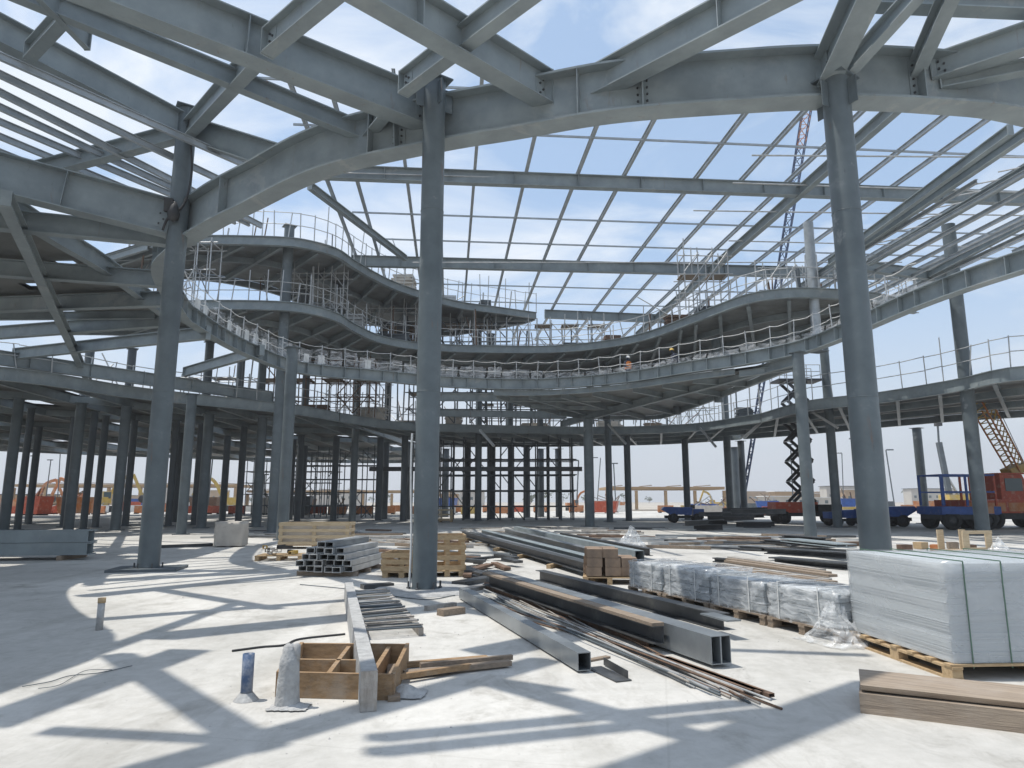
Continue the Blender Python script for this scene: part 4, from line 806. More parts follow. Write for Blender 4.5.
# pallet of odd fittings
c_ = U(276, 561) + V((0, .5, 0)); pallet((c_.x, c_.y, 0), 1.25, 1.0, R(6), 'pallet of dark and white fittings left of the stacked square tubes')
for i in range(11):
    a = c_ + V((random.uniform(-.5, .5), random.uniform(-.35, .35), .19 + .045*(i//4)*1.6)); tag(MB().hollow(a, a + V((random.uniform(-.3, .3), random.uniform(-.3, .3), .02)), .11, .09, .008).build('steel_fitting', ('black', 'white', 'yellow')[i % 3] if i % 5 else 'black'), ('%s fitting heaped on the pallet left of the square tubes' % ('black' if (i % 5 == 0 or i % 3 == 0) else 'white' if i % 3 == 1 else 'yellow')), 'fitting', 'fittings heaped on the small pallet')
# stack of square tubes
c_ = U(323, 577); ta = V((.12, 1, 0)).normalized(); tn_ = V((ta.y, -ta.x, 0)); k = 0
for r_, n_ in enumerate((6, 6, 5, 4, 2)):
    for i in range(n_):
        a = c_ + tn_*((i - (n_-1)/2)*.205 + random.gauss(0, .012)) + V((0, random.uniform(-.12, .12), .16 + r_*.128)); k += 1
        tag(MB().hollow(a, a + ta*2.3 + tn_*random.gauss(0, .03), .185, .12, .012).build('square_tube', 'galv' if random.random() < .75 else 'tubest'), 'open ended square tube in the pyramid stack, %s layer, %s from the left' % (('bottom', 'second', 'third', 'fourth', 'top')[r_], ORD[i]), 'steel tube', 'pyramid of square tubes')
for i in range(3):
    a = c_ + ta*(.25 + i*.85); tag(MB().bar(a - tn_*.68 + V((0, 0, .05)), a + tn_*.68 + V((0, 0, .05)), .1, .096).build('timber_bearer', 'woodg'), 'timber bearer under the pyramid of square tubes, %s from the front' % ORD[i], 'bearer', 'bearers under the square tubes')
# white bag block
c_ = U(226, 547) + V((0, .4, 0)); o = wr(c_.x, c_.y, .98, .9, .03, .86, .12, 48, 8, .02, .2)
tag(o.build('bulk_bag', 'offwhite'), 'dirty white bulk bag on the floor between the left columns', 'bulk bag')
tag(MB().bar(on(U(160, 548), .05), on(U(212, 546), .05), .25, .09).build('timber_board', 'darkst'), 'flat dark boards on the floor left of the white bulk bag', 'timber')
# dark beams at left
a = V((-11.7, 19.6, 0)); d = V((-5.6, -1.0, 0))
for i in range(2): tag(MB().ibeam(a + V((0, 0, .30 + i*.34)), a + d + V((0, 0, .30 + i*.34)), .33, .5, .03, .03).bar_off(a + V((-.02, -.24, .30 + i*.34)), a + d + V((0, -.24, .30 + i*.34)), .02, .27, 0).build('steel_girder', 'steel'), ('lower' if i == 0 else 'upper') + ' of the two dark girders stacked on the floor at the far left', 'girder')
tag(MB().ibeam(a + V((-.4, .6, .30)), a + d + V((0, .6, .30)), .33, .45, .03, .03).build('steel_girder', 'darkst'), 'dark girder lying behind the stacked pair at the far left', 'girder')
for i, f_ in enumerate((.12, .8)):
    p_ = a + d*f_; tag(MB().bar(p_ + V((.05, -.35, .06)), p_ + V((-.05, .95, .06)), .14, .125).build('timber_bearer', 'woodg'), 'timber bearer under the dark girders, %s' % ('near their right end' if i == 0 else 'near the picture edge'), 'bearer')
# --- rows of long profiles on bearers beyond the tubes
k = 0
for i, (a, b_, w, h, m_) in enumerate((((604, 582), (462, 538), .24, .20, 'darkst'), ((596, 578), (472, 538), .2, .18, 'tubest'), ((605, 575), (482, 537), .26, .22, 'steel'), ((600, 570), (494, 537), .2, .15, 'darkst'), ((618, 568), (505, 535), .22, .2, 'tubest'), ((640, 566), (516, 534), .24, .26, 'steel'), ((650, 560), (560, 540), .2, .2, 'darkst'))):
    a, b_ = U(*a), U(*b_); steelbar('long_profile', a, b_, w, h, 'long grey steel profile in the rows beyond the tubes, %s from the left' % ORD[i], 'steel profile', 'i' if i % 2 == 0 else 'hollow', m_, z=.11)
    tag(ob := bpy.data.objects[-1] if False else [o_ for o_ in COL.objects if o_.name.startswith('long_profile')][-1], ob['label'], 'steel profile', 'long profiles on bearers')
for i in range(6):
    f_ = i/5; p_ = U(600, 583).lerp(U(466, 541), f_) + V((-.15, 0, 0)); q_ = U(648, 566).lerp(U(530, 536), f_)
    tag(MB().bar(on(p_, .05), on(q_, .05), .11, .1).build('timber_bearer', 'wood'), 'timber bearer under the rows of long profiles, %s from the near end' % ORD[i], 'bearer', 'bearers under the long profiles')
# black heap of brackets between the crate and the profiles
for i in range(12):
    p_ = U(474 + random.uniform(-8, 45), 578 - random.uniform(0, 22)); a_ = random.uniform(0, 3.1); d = V((math.cos(a_), math.sin(a_), 0))*random.uniform(.3, .8)
    z = .05 + .04*(i % 3); tag(MB().bar(on(p_ - d, z), on(p_ + d, z + .03), random.uniform(.1, .25), .06).build('steel_offcut', 'darkst' if i % 3 else 'rust'), 'dark steel offcut in the scatter right of the slatted crate', 'offcut', 'steel offcuts right of the slatted crate')
for i in range(105):
    x_, y_ = random.choice(((random.uniform(360, 470), random.uniform(536, 560)), (random.uniform(480, 700), random.uniform(528, 540)), (random.uniform(640, 840), random.uniform(536, 552)), (random.uniform(240, 380), random.uniform(530, 540))))
    p_ = U(x_, y_); a_ = random.uniform(-.9, .5); d = V((math.cos(a_), math.sin(a_), 0))*random.uniform(.5, 2.0)
    tag(MB().bar(on(p_ - d, .05), on(p_ + d, .06), random.uniform(.1, .3), random.uniform(.05, .11)).build('loose_profile', random.choice(('darkst', 'galv', 'rust', 'woodg', 'tubest', 'woodd'))), 'loose bar or batten scattered across the bright far floor', 'loose bar', 'scattered bars on the far floor')
# --- brown boards and dark sections at right
for i in range(7):
    a, b_ = U(846 - i*3, 594 - i*2.5), U(716 + i*3, 574 - i*1.6); z = .09 + .055*(i//4) + (.0 if i < 4 else .01)
    tag(MB().bar(on(a, z) + V((0, .12*(i % 4), 0)), on(b_, z) + V((0, .12*(i % 4), 0)), .2, .05).build('timber_board', 'woodg' if i % 3 else 'woodd'), 'long brown board in the low stack left of the sheet stack, %s laid' % ORD[i], 'timber', 'brown boards in the low stack')
for i, f_ in enumerate((.08, .5, .92)):
    p_ = U(846, 592).lerp(U(718, 573), f_); tag(MB().bar(on(p_, .03) + V((-.1, -.2, 0)), on(p_, .03) + V((.1, .9, 0)), .1, .06).build('timber_bearer', 'darkst'), 'bearer under the low stack of brown boards, %s from the right' % ORD[i], 'bearer', 'bearers under the brown boards')
for i, (a, b_, w, h, z) in enumerate((((852, 570), (775, 563), .5, .16, .0), ((850, 566), (768, 560), .35, .16, .17), ((848, 561), (790, 553), .6, .10, .35), ((838, 556), (740, 550), .25, .14, .0), ((830, 553), (765, 546), .4, .10, .15), ((760, 566), (715, 562), .2, .12, .0), ((826, 549), (785, 545), .5, .12, .26))):
    tag(MB().ibeam(on(U(*a), z + h/2), on(U(*b_), z + h/2), h, w, .03, .03).build('steel_section', 'darkst' if i != 2 else 'steel'), 'dark steel section stacked on the floor before the right column, %s from the front' % ORD[i], 'steel section', 'dark sections by the right column')
for i in range(14):
    p_ = U(random.uniform(692, 765), random.uniform(521, 531)); a_ = random.uniform(-.6, .6); d = V((math.cos(a_), math.sin(a_), 0))*random.uniform(.5, 1.6); z = .14 + .27*(i % 4)
    tag(MB().ibeam(on(p_ - d, z), on(p_ + d, z + .04), .28, .42, .03, .03).build('steel_offcut', 'darkst' if i % 4 else 'black'), 'dark beam piece in the heap between the far columns right of centre', 'beam piece', 'heap of dark beam pieces')
# crates and blocks at right edge
c_ = U(979, 556) + V((0, .6, 0)); crate('pale open crate of corner posts beyond the sheet stack', (c_.x, c_.y, 0), 1.0, 1.0, .72, R(10), 'crate', 2, .22, sides=(0,))
c_ = U(700, 0) if False else U(975, 546); 
for i in range(5):
    p_ = U(905 + i*16, 552 - (i % 2)*3); tag(MB().box(on(p_, .12), (.35, .3, .22), i*.4).build('timber_offcut', ('rust', 'wood', 'orange', 'woodg', 'rust')[i]), ('rust brown lump', 'pale block', 'orange offcut', 'grey block', 'dark red lump')[i] + ' on the floor in front of the red truck', 'offcut')
crumple('plastic_sheet', 'film bundle lying before the pale crate at the right edge', tuple(U(1000, 556)), 1.0, .8, .5, .4, 12)
# fine rubble crumbs swept over the slab
o = MB()
for i in range(420):
    x_, y_ = random.choice(((random.uniform(0, 1024), random.uniform(545, 768)), (random.gauss(300, 70), random.gauss(700, 22)), (random.gauss(440, 60), random.gauss(630, 30)), (random.gauss(620, 120), random.gauss(640, 40)), (random.gauss(820, 90), random.gauss(650, 25))))
    if y_ < 535: continue
    p_ = on(U(x_, min(y_, 790)), 0); q_ = random.choice((.003, .004, .005, .007, .011))*(1 if y_ > 620 else 1.8)
    o.add([p_ + V((random.uniform(.6, 1.4)*q_*math.cos(a_), random.uniform(.6, 1.4)*q_*math.sin(a_), 0)) for a_ in (0, 1.6, 3.1, 4.7)] + [p_ + V((random.uniform(-.3, .3)*q_, 0, q_*random.uniform(.5, 1.1)))], [(0, 1, 4), (1, 2, 4), (2, 3, 4), (3, 0, 4)])
ob = o.build('rubble_crumbs', 'crumb', org=(0, 0, 0)); ob['kind'] = 'stuff'; ob['label'] = 'small grey crumbs of mortar and grit scattered over the floor'; ob['category'] = 'rubble'
# ================================================================ VEHICLES AND FAR SITE
class Loc:
    """local frame: x forward, y left, z up"""
    def __init__(s, p, rz): s.p = V(p); s.m = Matrix.Rotation(rz, 3, 'Z'); s.rz = rz
    def __call__(s, x, y, z): return s.p + s.m @ V((x, y, z))
def wheel(T, t, x, y, r, w=.3):
    ax = T.m @ V((0, 1, 0)); c = T(x, y - w/2, r)
    o = MB(); o.lathe(c, [(r*.55, 0), (r*.93, 0), (r, w*.15), (r, w*.85), (r*.93, w), (r*.55, w)], 22, ax); wh = o.build('wheel', 'tyre', t)
    MB().lathe(c, [(0, w*.1), (r*.3, w*.06), (r*.56, w*.18), (r*.56, w*.82), (r*.3, w*.94), (0, w*.9)], 16, ax).build('rim', 'black', wh)
def bx(T, t, name, m_, x, y, z, sx, sy, sz, ry=0): return MB().box(T(x, y, z), (sx, sy, sz), T.rz, 0, ry).build(name, m_, t)
def crane_truck():
    b_ = UY(1030, 528, 42); T = Loc((b_.x - .9, 42, 0), R(6)); t = thing('crane_truck', 'faded red crane truck with a yellow lattice boom at the right edge', 'crane truck', T.p)
    bx(T, t, 'chassis', 'black', 0, 0, .72, 8.6, 2.2, .36); bx(T, t, 'deck_body', 'red', -1.2, 0, 1.28, 5.8, 2.5, .76)
    bx(T, t, 'hood', 'red', 2.6, 0, 1.3, 1.6, 2.4, .7); 
    o = MB(); pr = [(-.9, 1.67), (.9, 1.67), (.95, 2.3), (.55, 3.15), (-.9, 3.15)]
    k = len(pr); o.add([T(x - .6, -1.0, z) for x, z in pr] + [T(x - .6, .9, z) for x, z in pr], [tuple(range(k-1, -1, -1)), tuple(range(k, 2*k))] + [(i, (i+1) % k, k + (i+1) % k, k + i) for i in range(k)])
    c_ = o.build('cab', 'red', t); bx(T, c_, 'side_window', 'glass', -.65, -1.01, 2.55, 1.1, .03, .75); bx(T, c_, 'roof_lip', 'red', -.75, -.05, 3.2, 1.75, 2.1, .08)
    for i in range(3): bx(T, t, 'panel', 'orange', -3.4 + i*1.3, -1.262, 1.25, 1.1, .02, .5)
    for x in (-3.4, -2.1, 1.4, 2.9):
        for y in (-1.0, 1.0): wheel(T, t, x, y, .56, .34)
    bx(T, t, 'boom_base', 'yellow', .3, -.1, 3.45, 1.1, .8, .5, R(-20))
    p0 = T(.5, -.1, 3.5); p1 = UY(974, 392, 40.5)
    d, a, u_ = MB().frame(p0, p1); n_ = 14; o = MB(); o2 = MB()
    for cx, cz in ((1, 1), (1, -1), (-1, -1), (-1, 1)): MB().tube(p0 + a*cx*.32 + u_*cz*.32, p1 + a*cx*.42 + u_*cz*.42, .055, 6).build('boom_chord', 'orange', t)
    for i in range(n_):
        f0, f1 = i/n_, (i+1)/n_
        for (c0, c1) in (((1, 1), (1, -1)), ((1, -1), (-1, -1)), ((-1, -1), (-1, 1)), ((-1, 1), (1, 1))):
            w0, w1 = .32 + .1*f0, .32 + .1*f1; o.tube(p0.lerp(p1, f0) + a*c0[0]*w0 + u_*c0[1]*w0, p0.lerp(p1, f1) + a*c1[0]*w1 + u_*c1[1]*w1, .033, 5)
    o.build('boom_lacing', 'yellow', t)
    MB().tube(T(1.4, 0, 3.2), p1 + V((.6, 0, 1.2)), .02, 5).build('hoist_rope', 'black', t)
crane_truck()
def flatbed():
    b_ = UY(960, 528, 40); T = Loc((b_.x, 40, 0), R(4)); t = thing('flatbed_truck', 'blue flatbed truck with a tall open rack, left of the red crane truck', 'truck', T.p)
    bx(T, t, 'chassis', 'black', 0, 0, .70, 3.4, 1.7, .25); bx(T, t, 'side_board', 'blue', 0, -1.05, 1.08, 3.5, .06, .42); bx(T, t, 'side_board', 'blue', 0, 1.05, 1.08, 3.5, .06, .42)
    bx(T, t, 'side_board', 'blue', -1.72, 0, 1.08, .06, 2.04, .42); bx(T, t, 'side_board', 'orange', .7, -1.09, 1.1, 1.2, .03, .4); bx(T, t, 'bed', 'blue', 0, 0, .87, 3.4, 2.0, .08)
    o = MB()
    for x in (-1.55, -.1, 1.0, 1.6):
        for y in (-1, 1): MB().bar(T(x, y*.95, 1.33), T(x, y*.95, 3.0), .1, .1).build('rack_post', 'blue' if x < 1 else 'red', t)
    for y in (-1, 1):
        for z in (3.05, 2.1): MB().bar(T(-1.6, y*.95, z), T(1.65, y*.95, z), .09, .09).build('rack_rail', 'blue', t)
    for x in (-1.55, 1.6): MB().bar(T(x, -.9, 3.05), T(x, .9, 3.05), .09, .09).build('rack_rail', 'blue', t)
    for x in (-1.1, 1.0):
        for y in (-.9, .9): wheel(T, t, x, y, .52, .32)
flatbed()
def dumper(px, py, Y, rz_, label, s=1.0, skip=True):
    b_ = UY(px, py, Y); T = Loc((b_.x, Y, 0), rz_); t = thing('site_dumper', label, 'dumper', T.p, 'blue site dumpers')
    bx(T, t, 'chassis', 'black', 0, 0, .55*s, 3.6*s, 1.0*s, .25*s)
    o = MB(); pr = [(-1.0, .75), (.9, .75), (1.75, 1.25), (1.5, 1.5), (-1.1, 1.45)]; k = len(pr)
    o.add([T((x + .35)*s, -.95*s, z*s) for x, z in pr] + [T((x + .35)*s, .95*s, z*s) for x, z in pr], [tuple(range(k-1, -1, -1)), tuple(range(k, 2*k))] + [(i, (i+1) % k, k + (i+1) % k, k + i) for i in range(k)]); o.build('skip', 'blue', t)
    bx(T, t, 'engine_cover', 'blue', -1.35*s, 0, 1.0*s, 1.0*s, 1.1*s, .6*s); bx(T, t, 'seat', 'black', -.85*s, 0, 1.5*s, .4*s, .5*s, .35*s)
    if skip:
        for x in (-1.5, -.6):
            for y in (-.5, .5): MB().bar(T(x*s, y*s, 1.3*s), T(x*s, y*s, 2.2*s), .06, .06).build('canopy_post', 'blue', t)
        bx(T, t, 'canopy', 'blue', -1.05*s, 0, 2.24*s, 1.2*s, 1.3*s, .08*s)
    for x in (-1.2, 1.0):
        for y in (-.8, .8): wheel(T, t, x*s, y*s, .45*s, .35*s)
dumper(884, 526, 44, R(-4), 'blue dumper between the leaning right columns', .85)
dumper(684, 521, 52, R(172), 'blue dumper just left of the far column right of centre', .78, False)
dumper(846, 525, 45, R(5), 'blue dumper half hidden behind the right column', .7, False)
# red scissor lift
def scissor():
    b_ = UY(806, 522, 50); T = Loc((b_.x, 50, 0), R(0)); t = thing('scissor_lift', 'dark red scissor lift with its arms raised high beside the ring column', 'scissor lift', T.p)
    bx(T, t, 'base', 'red', -.9, 0, 1.15, 3.0, 1.6, .75); bx(T, t, 'base', 'black', 1.3, 0, 1.05, 2.0, 1.6, .6); bx(T, t, 'chassis', 'black', 0, 0, .65, 5.2, 1.3, .25)
    for x in (-1.8, 1.8):
        for y in (-.7, .7): wheel(T, t, x, y, .45, .3)
    n_ = 6; h = 1.45; w = .75
    for i in range(n_):
        z0, z1 = 1.55 + i*h, 1.55 + (i+1)*h
        for y in (-.5, .5):
            MB().bar(T(-w - .2, y, z0), T(w - .2, y, z1), .12, .2).build('scissor_arm', 'black', t); MB().bar(T(w - .2, y*1.2, z0), T(-w - .2, y*1.2, z1), .12, .2).build('scissor_arm', 'black', t)
        MB().tube(T(-w - .2, -.65, z1), T(-w - .2, .65, z1), .05, 6).build('pivot', 'galv', t)
    bx(T, t, 'platform', 'black', 0, 0, 1.55 + n_*h + .1, 3.2, 1.6, .15)
    for z in (.55, 1.05):
        for y in (-.75, .75): MB().tube(T(-1.5, y, 1.7 + n_*h + z), T(1.5, y, 1.7 + n_*h + z), .03, 5).build('guard_rail', 'galv', t)
    for x in (-1.5, -.5, .5, 1.5):
        for y in (-.75, .75): MB().tube(T(x, y, 1.7 + n_*h), T(x, y, 1.7 + n_*h + 1.05), .03, 5).build('rail_post', 'galv', t)
scissor()
def piling():
    b_ = UY(957, 512, 90); T = Loc((b_.x, 90, 0), 0); t = thing('drilling_rig', 'distant grey drilling rig with a tall thin mast between the right columns', 'drilling rig', T.p)
    bx(T, t, 'body', 'yellow', .5, 0, 1.6, 4, 2.4, 1.6); bx(T, t, 'track', 'black', .4, -1, .45, 4.4, .7, .9); bx(T, t, 'track', 'black', .4, 1, .45, 4.4, .7, .9)
    MB().bar(T(-.6, 0, .8), T(-1.4, 0, 9.2), .55, .55).build('lower_mast', 'coldark', t); MB().tube(T(-1.4, 0, 9.2), T(-1.2, 0, 14.4), .14, 6).build('upper_mast', 'coldark', t)
    MB().tube(T(-1.2, 0, 12.2), T(.2, 0, 16.2), .09, 5).build('stay', 'black', t); MB().tube(T(-1.2, 0, 12.2), T(-1.8, 0, 14.8), .09, 5).build('stay', 'black', t)
    bx(T, t, 'drill_head', 'black', -1.25, 0, 12.0, .7, .7, 1.3); bx(T, t, 'mast_tip', 'black', -1.8, 0, 14.9, .4, .4, .7); MB().tube(T(.5, 0, 2.2), T(-1.1, 0, 5.4), .15, 6).build('ram', 'galv', t)
piling()
def excavator(px, Y, rz_, label, m_='orange', flip=1, s=1.0):
    b_ = UY(px, 510, Y); T = Loc((b_.x, Y, 0), rz_); t = thing('excavator', label, 'excavator', T.p, 'excavators on the far site')
    for y in (-1, 1): bx(T, t, 'track', 'black', 0, y*1.0*s, .45*s, 3.6*s, .6*s, .9*s)
    bx(T, t, 'body', m_, -.5*s, 0, 1.55*s, 2.8*s, 2.3*s, 1.2*s); c_ = bx(T, t, 'cab', m_, .7*s, -.6*s, 2.1*s, 1.2*s, 1.0*s, 1.7*s); bx(T, c_, 'window', 'glass', .75*s, -1.12*s, 2.4*s, .9*s, .03, .9*s)
    e = [T(.8*s, .3, 1.8*s), T(2.2*s, .3, 4.6*s), T(3.8*s, .3, 5.4*s), T(5.0*s, .3, 4.4*s), T(5.3*s, .3, 2.2*s)]
    o = MB(); 
    for a, b2 in zip(spline(e[:3], 8)[:-1], spline(e[:3], 8)[1:]): o.bar(a, b2, .35*s, .5*s)
    o.build('boom', m_, t); MB().bar(e[2] + V((0, 0, .1)), e[4], .3*s, .42*s).build('stick', m_, t)
    MB().lathe(e[4] + T.m @ V((0, -.6*s, -.3*s)), [(0, 0), (.6*s, 0), (.6*s, 1.1*s), (0, 1.1*s)], 10, T.m @ V((0, 1, 0))).build('bucket', 'black', t)
excavator(28, 125, R(15), 'orange excavator with raised boom at far left beyond the columns')
excavator(78, 118, R(170), 'second orange excavator facing left, beyond the columns at far left', 'orange')
excavator(100, 100, R(30), 'yellow excavator farther away at far left, boom bent', 'yellow')
excavator(228, 110, R(200), 'yellow excavator behind the barriers left of the twin columns', 'yellow')
excavator(716, 120, R(190), 'small yellow excavator far right of centre beside the tan canopy', 'yellow', 1, .6)
excavator(573, 115, R(10), 'orange excavator beyond the scaffold in the middle', 'orange', 1, .6)
# long tan canopies
def canopy(px0, px1, Y, ztop, label):
    a, b_ = UY(px0, 500, Y), UY(px1, 500, Y); t = thing('site_canopy', label, 'canopy', ((a.x + b_.x)/2, Y, 0)); n_ = max(4, int((b_.x - a.x)/6))
    MB().box(((a.x+b_.x)/2, Y + 4, ztop), (b_.x - a.x, 12, .5)).build('roof', 'tan', t)
    for i in range(n_ + 1): MB().box((a.x + (b_.x-a.x)*i/n_, Y - 1.5, ztop/2 - .2), (.5, .5, ztop - .5)).build('post', 'tan', t)
    for i in range(n_): MB().bar(V((a.x + (b_.x-a.x)*(i+.5)/n_, Y - 1.9, ztop + .5)), V((a.x + (b_.x-a.x)*(i+.5)/n_, Y + 9, ztop + .52)), .3, .12).build('batten', 'woodg', t)
canopy(606, 722, 128, 3.9, 'long low canopy with tan roof on the horizon right of centre')
canopy(18, 238, 138, 4.6, 'long low canopy with tan roof on the horizon behind the left columns')
canopy(250, 450, 150, 3.6, 'long low canopy with tan roof on the horizon behind the scaffold left of centre')
# barriers
bar0 = None
def barrier(p, rz_, m_):
    T = Loc(p, rz_); t = thing('site_barrier', '', 'barrier', p, 'barriers round the far edge of the site')
    o = MB(); o.box(T(0, 0, .55), (2.2, .18, .9), rz_); o.build('panel', m_, t); MB().box(T(-.8, 0, .08), (.2, .8, .16), rz_).build('foot', 'black', t); MB().box(T(.8, 0, .08), (.2, .8, .16), rz_).build('foot', 'black', t); return t
protos = [barrier((0, 0, 0), 0, m_) for m_ in ('orange', 'red', 'white', 'yellow')]
for i, p_ in enumerate(protos): p_.name = 'site_barrier'
cnt = 0
for Y, xa, xb, st in ((84, -66, -4, 3.1), (96, -76, 28, 3.8), (74, 20, 38, 3.4), (108, 30, 70, 4.5)):
    x = xa
    while x < xb:
        x += st*random.uniform(.7, 1.5); k = random.choice((0, 0, 0, 1, 1, 2, 3)); src = protos[k]
        if src['label'] == '': c_ = src
        else: c_ = copy_tree(src)
        c_['label'] = ('orange', 'red', 'white', 'yellow')[k] + ' waist high barrier panel in the rows edging the far side of the site'
        c_.location = (x, Y + random.uniform(-3, 3), 0); c_.rotation_euler.z = random.uniform(-.5, .5); c_['group'] = ('orange', 'red', 'white', 'yellow')[k] + ' barriers on the far site edge'
# far sheds, containers, piles
for i in range(26):
    Y = random.uniform(150, 420); px = random.choice((random.uniform(0, 470), random.uniform(560, 1024), random.uniform(740, 1024))); p_ = UY(px, 500, Y); h = random.uniform(2.5, 5) * (1 if Y < 250 else 1.5); w = random.uniform(5, 22)
    t = thing('site_shed', '%s low shed on the far horizon' % ('pale', 'tan')[i % 2], 'shed', (p_.x, Y, -.12), ('pale', 'tan')[i % 2] + ' sheds on the horizon')
    MB().box((p_.x, Y, h/2 - .12), (w, 6, h)).build('wall', 'sandy' if i % 2 == 0 else 'tan', t); MB().box((p_.x, Y, h - .02), (w + .8, 6.8, .2)).build('roof', 'white' if i % 3 else 'coldark', t)
    for k in range(int(w/3)): MB().box((p_.x - w/2 + 1.5 + k*3, Y - 3.02, h*.5), (1, .06, 1)).build('window', 'glass', t)
for i in range(40):
    Y = random.uniform(300, 600); p_ = UY(random.uniform(-20, 1044), 500, Y); h = random.uniform(3, 7); t = thing('palm_tree', 'small dusty tree on the horizon', 'tree', (p_.x, Y, -.12), 'small trees on the horizon')
    MB().tube((p_.x, Y, -.12), (p_.x, Y, h*.7), .2, 5, .12).build('trunk', 'woodg', t); o = MB()
    for k in range(26):
        c_ = V((p_.x + random.gauss(0, h*.25), Y + random.gauss(0, h*.25), h*.75 + random.gauss(0, h*.14))); q = [c_ + V((random.gauss(0, .8), random.gauss(0, .8), random.gauss(0, .6))) for _ in range(3)]; o.add(q, [(0, 1, 2)])
    o.build('crown', 'leaf', t)
# mid-distance stacks of containers, skips and piles behind the columns
for i in range(34):
    px = random.choice((random.uniform(-10, 450), random.uniform(-10, 450), random.uniform(600, 790), random.uniform(840, 1030))); Y = random.uniform(78, 118); p_ = UY(px, 500, Y); m_ = random.choice(('orange', 'sandy', 'blue', 'offwhite', 'rust', 'coldark', 'yellow', 'red')); h = random.uniform(.8, 2.2); w = random.uniform(1.5, 5)
    nm = {'orange': 'orange', 'sandy': 'beige', 'blue': 'blue', 'offwhite': 'dirty white', 'rust': 'rust brown', 'coldark': 'dark grey', 'yellow': 'yellow', 'red': 'red'}[m_]
    t = thing('material_skip', '%s open skip of building material on the far side of the site' % nm, 'skip', (p_.x, Y, 0), nm + ' skips on the far site')
    rz_ = random.uniform(-.4, .4); T = Loc((p_.x, Y, 0), rz_); pr = [(-w/2 + .3, .15), (w/2 - .3, .15), (w/2, h), (-w/2, h)]
    MB().add([T(x, -.9, z) for x, z in pr] + [T(x, .9, z) for x, z in pr], [(3, 2, 1, 0), (4, 5, 6, 7), (0, 1, 5, 4), (1, 2, 6, 5), (2, 3, 7, 6), (3, 0, 4, 7)]).build('body', m_, t)
    for x in (-w/2 + .6, w/2 - .6): MB().box(T(x, 0, .075), (.2, 1.6, .15), rz_).build('skid', 'black', t)
    for k in range(4): MB().bar(T(random.uniform(-w/2, w/2)*.8, random.uniform(-.6, .6), h*.9), T(random.uniform(-w/2, w/2)*.8, random.uniform(-.6, .6), h + random.uniform(.2, 1.2)), .1, .1).build('load_bar', random.choice(('rust', 'woodg', 'galv')), t)
for i in range(16):
    px = random.choice((random.uniform(0, 330), random.uniform(560, 900))); p_ = UY(px, 508, random.uniform(90, 140)); h = random.uniform(5, 11)
    t = thing('light_pole', 'thin dark site pole standing beyond the columns', 'pole', (p_.x, p_.y, 0), 'thin site poles'); MB().tube((p_.x, p_.y, 0), (p_.x + random.gauss(0, .4), p_.y, h), .09, 6).build('shaft', 'coldark', t); MB().box((p_.x, p_.y, h + .05), (.9, .3, .16)).build('lamp_head', 'coldark', t)
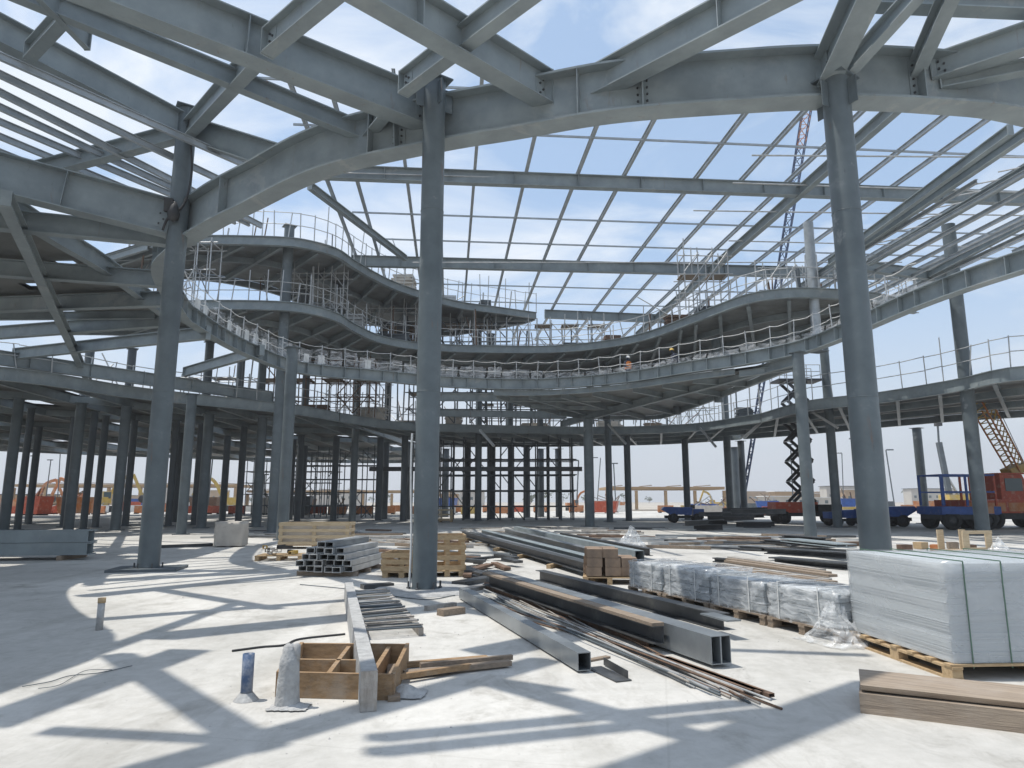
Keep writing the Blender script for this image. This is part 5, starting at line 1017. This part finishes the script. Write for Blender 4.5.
# --- people
def person(p, rz_, label, arm=.25, sc_=1.0, vest='vest', bend=0.0):
    T = Loc(p, rz_); v = {'pel': (0, 0, .95), 'ch': (bend*.5, 0, 1.32), 'nk': (bend*.75, 0, 1.5), 'hd': (bend*.9 + .02, 0, 1.64), 'top': (bend*.95, 0, 1.74), 'hl': (0, .1, .92), 'kl': (.03, .12, .5), 'al': (-.02, .13, .08), 'tl': (.14, .14, .04), 'hr': (0, -.1, .92), 'kr': (.08, -.12, .5), 'ar': (.05, -.13, .08), 'tr': (.2, -.14, .04),
         'sl': (bend*.6, .2, 1.42), 'el': (bend*.6 + .08, .27, 1.14), 'wl': (bend*.6 + .28, .22, 1.0 + arm), 'fl': (bend*.6 + .38, .2, 1.02 + arm), 'sr': (bend*.6, -.2, 1.42), 'er': (bend*.6 + .06, -.28, 1.14), 'wr': (bend*.6 + .25, -.24, .98 + arm*.4), 'fr': (bend*.6 + .34, -.23, .98 + arm*.4)}
    rad = {'pel': .15, 'ch': .17, 'nk': .06, 'hd': .1, 'top': .07, 'hl': .1, 'kl': .065, 'al': .045, 'tl': .04, 'hr': .1, 'kr': .065, 'ar': .045, 'tr': .04, 'sl': .075, 'el': .05, 'wl': .035, 'fl': .035, 'sr': .075, 'er': .05, 'wr': .035, 'fr': .035}
    ed = [('pel', 'ch'), ('ch', 'nk'), ('nk', 'hd'), ('hd', 'top'), ('pel', 'hl'), ('hl', 'kl'), ('kl', 'al'), ('al', 'tl'), ('pel', 'hr'), ('hr', 'kr'), ('kr', 'ar'), ('ar', 'tr'), ('ch', 'sl'), ('sl', 'el'), ('el', 'wl'), ('wl', 'fl'), ('ch', 'sr'), ('sr', 'er'), ('er', 'wr'), ('wr', 'fr')]
    ks = list(v); me = bpy.data.meshes.new('person'); me.from_pydata([T.m @ (V(v[k])*sc_) for k in ks], [(ks.index(a), ks.index(b_)) for a, b_ in ed], []); me.materials.append(M['cloth1'])
    o = bpy.data.objects.new('person', me); COL.objects.link(o); o.location = p; ORG[o.name] = V(p); tag(o, label, 'person')
    md = o.modifiers.new('skin', 'SKIN'); sk = me.skin_vertices[0].data if me.skin_vertices else None
    if sk is None:
        me.skin_vertices if False else None
        import bmesh; bm = bmesh.new(); bm.from_mesh(me); lay = bm.verts.layers.skin.verify(); bm.verts.ensure_lookup_table()
        for i, k in enumerate(ks): bm.verts[i][lay].radius = (rad[k]*sc_, rad[k]*sc_)
        bm.verts[0][lay].use_root = True; bm.to_mesh(me); bm.free()
    else:
        for i, k in enumerate(ks): sk[i].radius = (rad[k]*sc_, rad[k]*sc_)
        sk[0].use_root = True
    o.modifiers.new('sub', 'SUBSURF').levels = 1; o.modifiers['sub'].render_levels = 2
    c_ = T(bend*.4, 0, 1.0); MB().lathe(c_, [(.185, 0), (.2, .2), (.205, .38), (.14, .47)], 14, T.m @ V((bend*.6, 0, 1)).normalized()).build('vest', vest, o)
    MB().lathe(T(bend*.9 + .02, 0, 1.67), [(.16, 0), (.125, .01), (.12, .06), (.085, .12), (0, .145)], 14).build('helmet', 'white' if vest == 'vest' else 'yellow', o)
    return o
p_ = far[92] + V((-.1, 1.2, 0)); person((p_.x, p_.y, 8.15), R(-60), 'person in orange vest and white helmet standing on the landing deck behind the ring', .3)
p_ = far[100] + V((0, 1.6, 0)); person((p_.x, p_.y, 8.15), R(170), 'person in dark clothes and yellow helmet leaning forward on the landing deck', .1, 1.0, 'cloth1', .35)
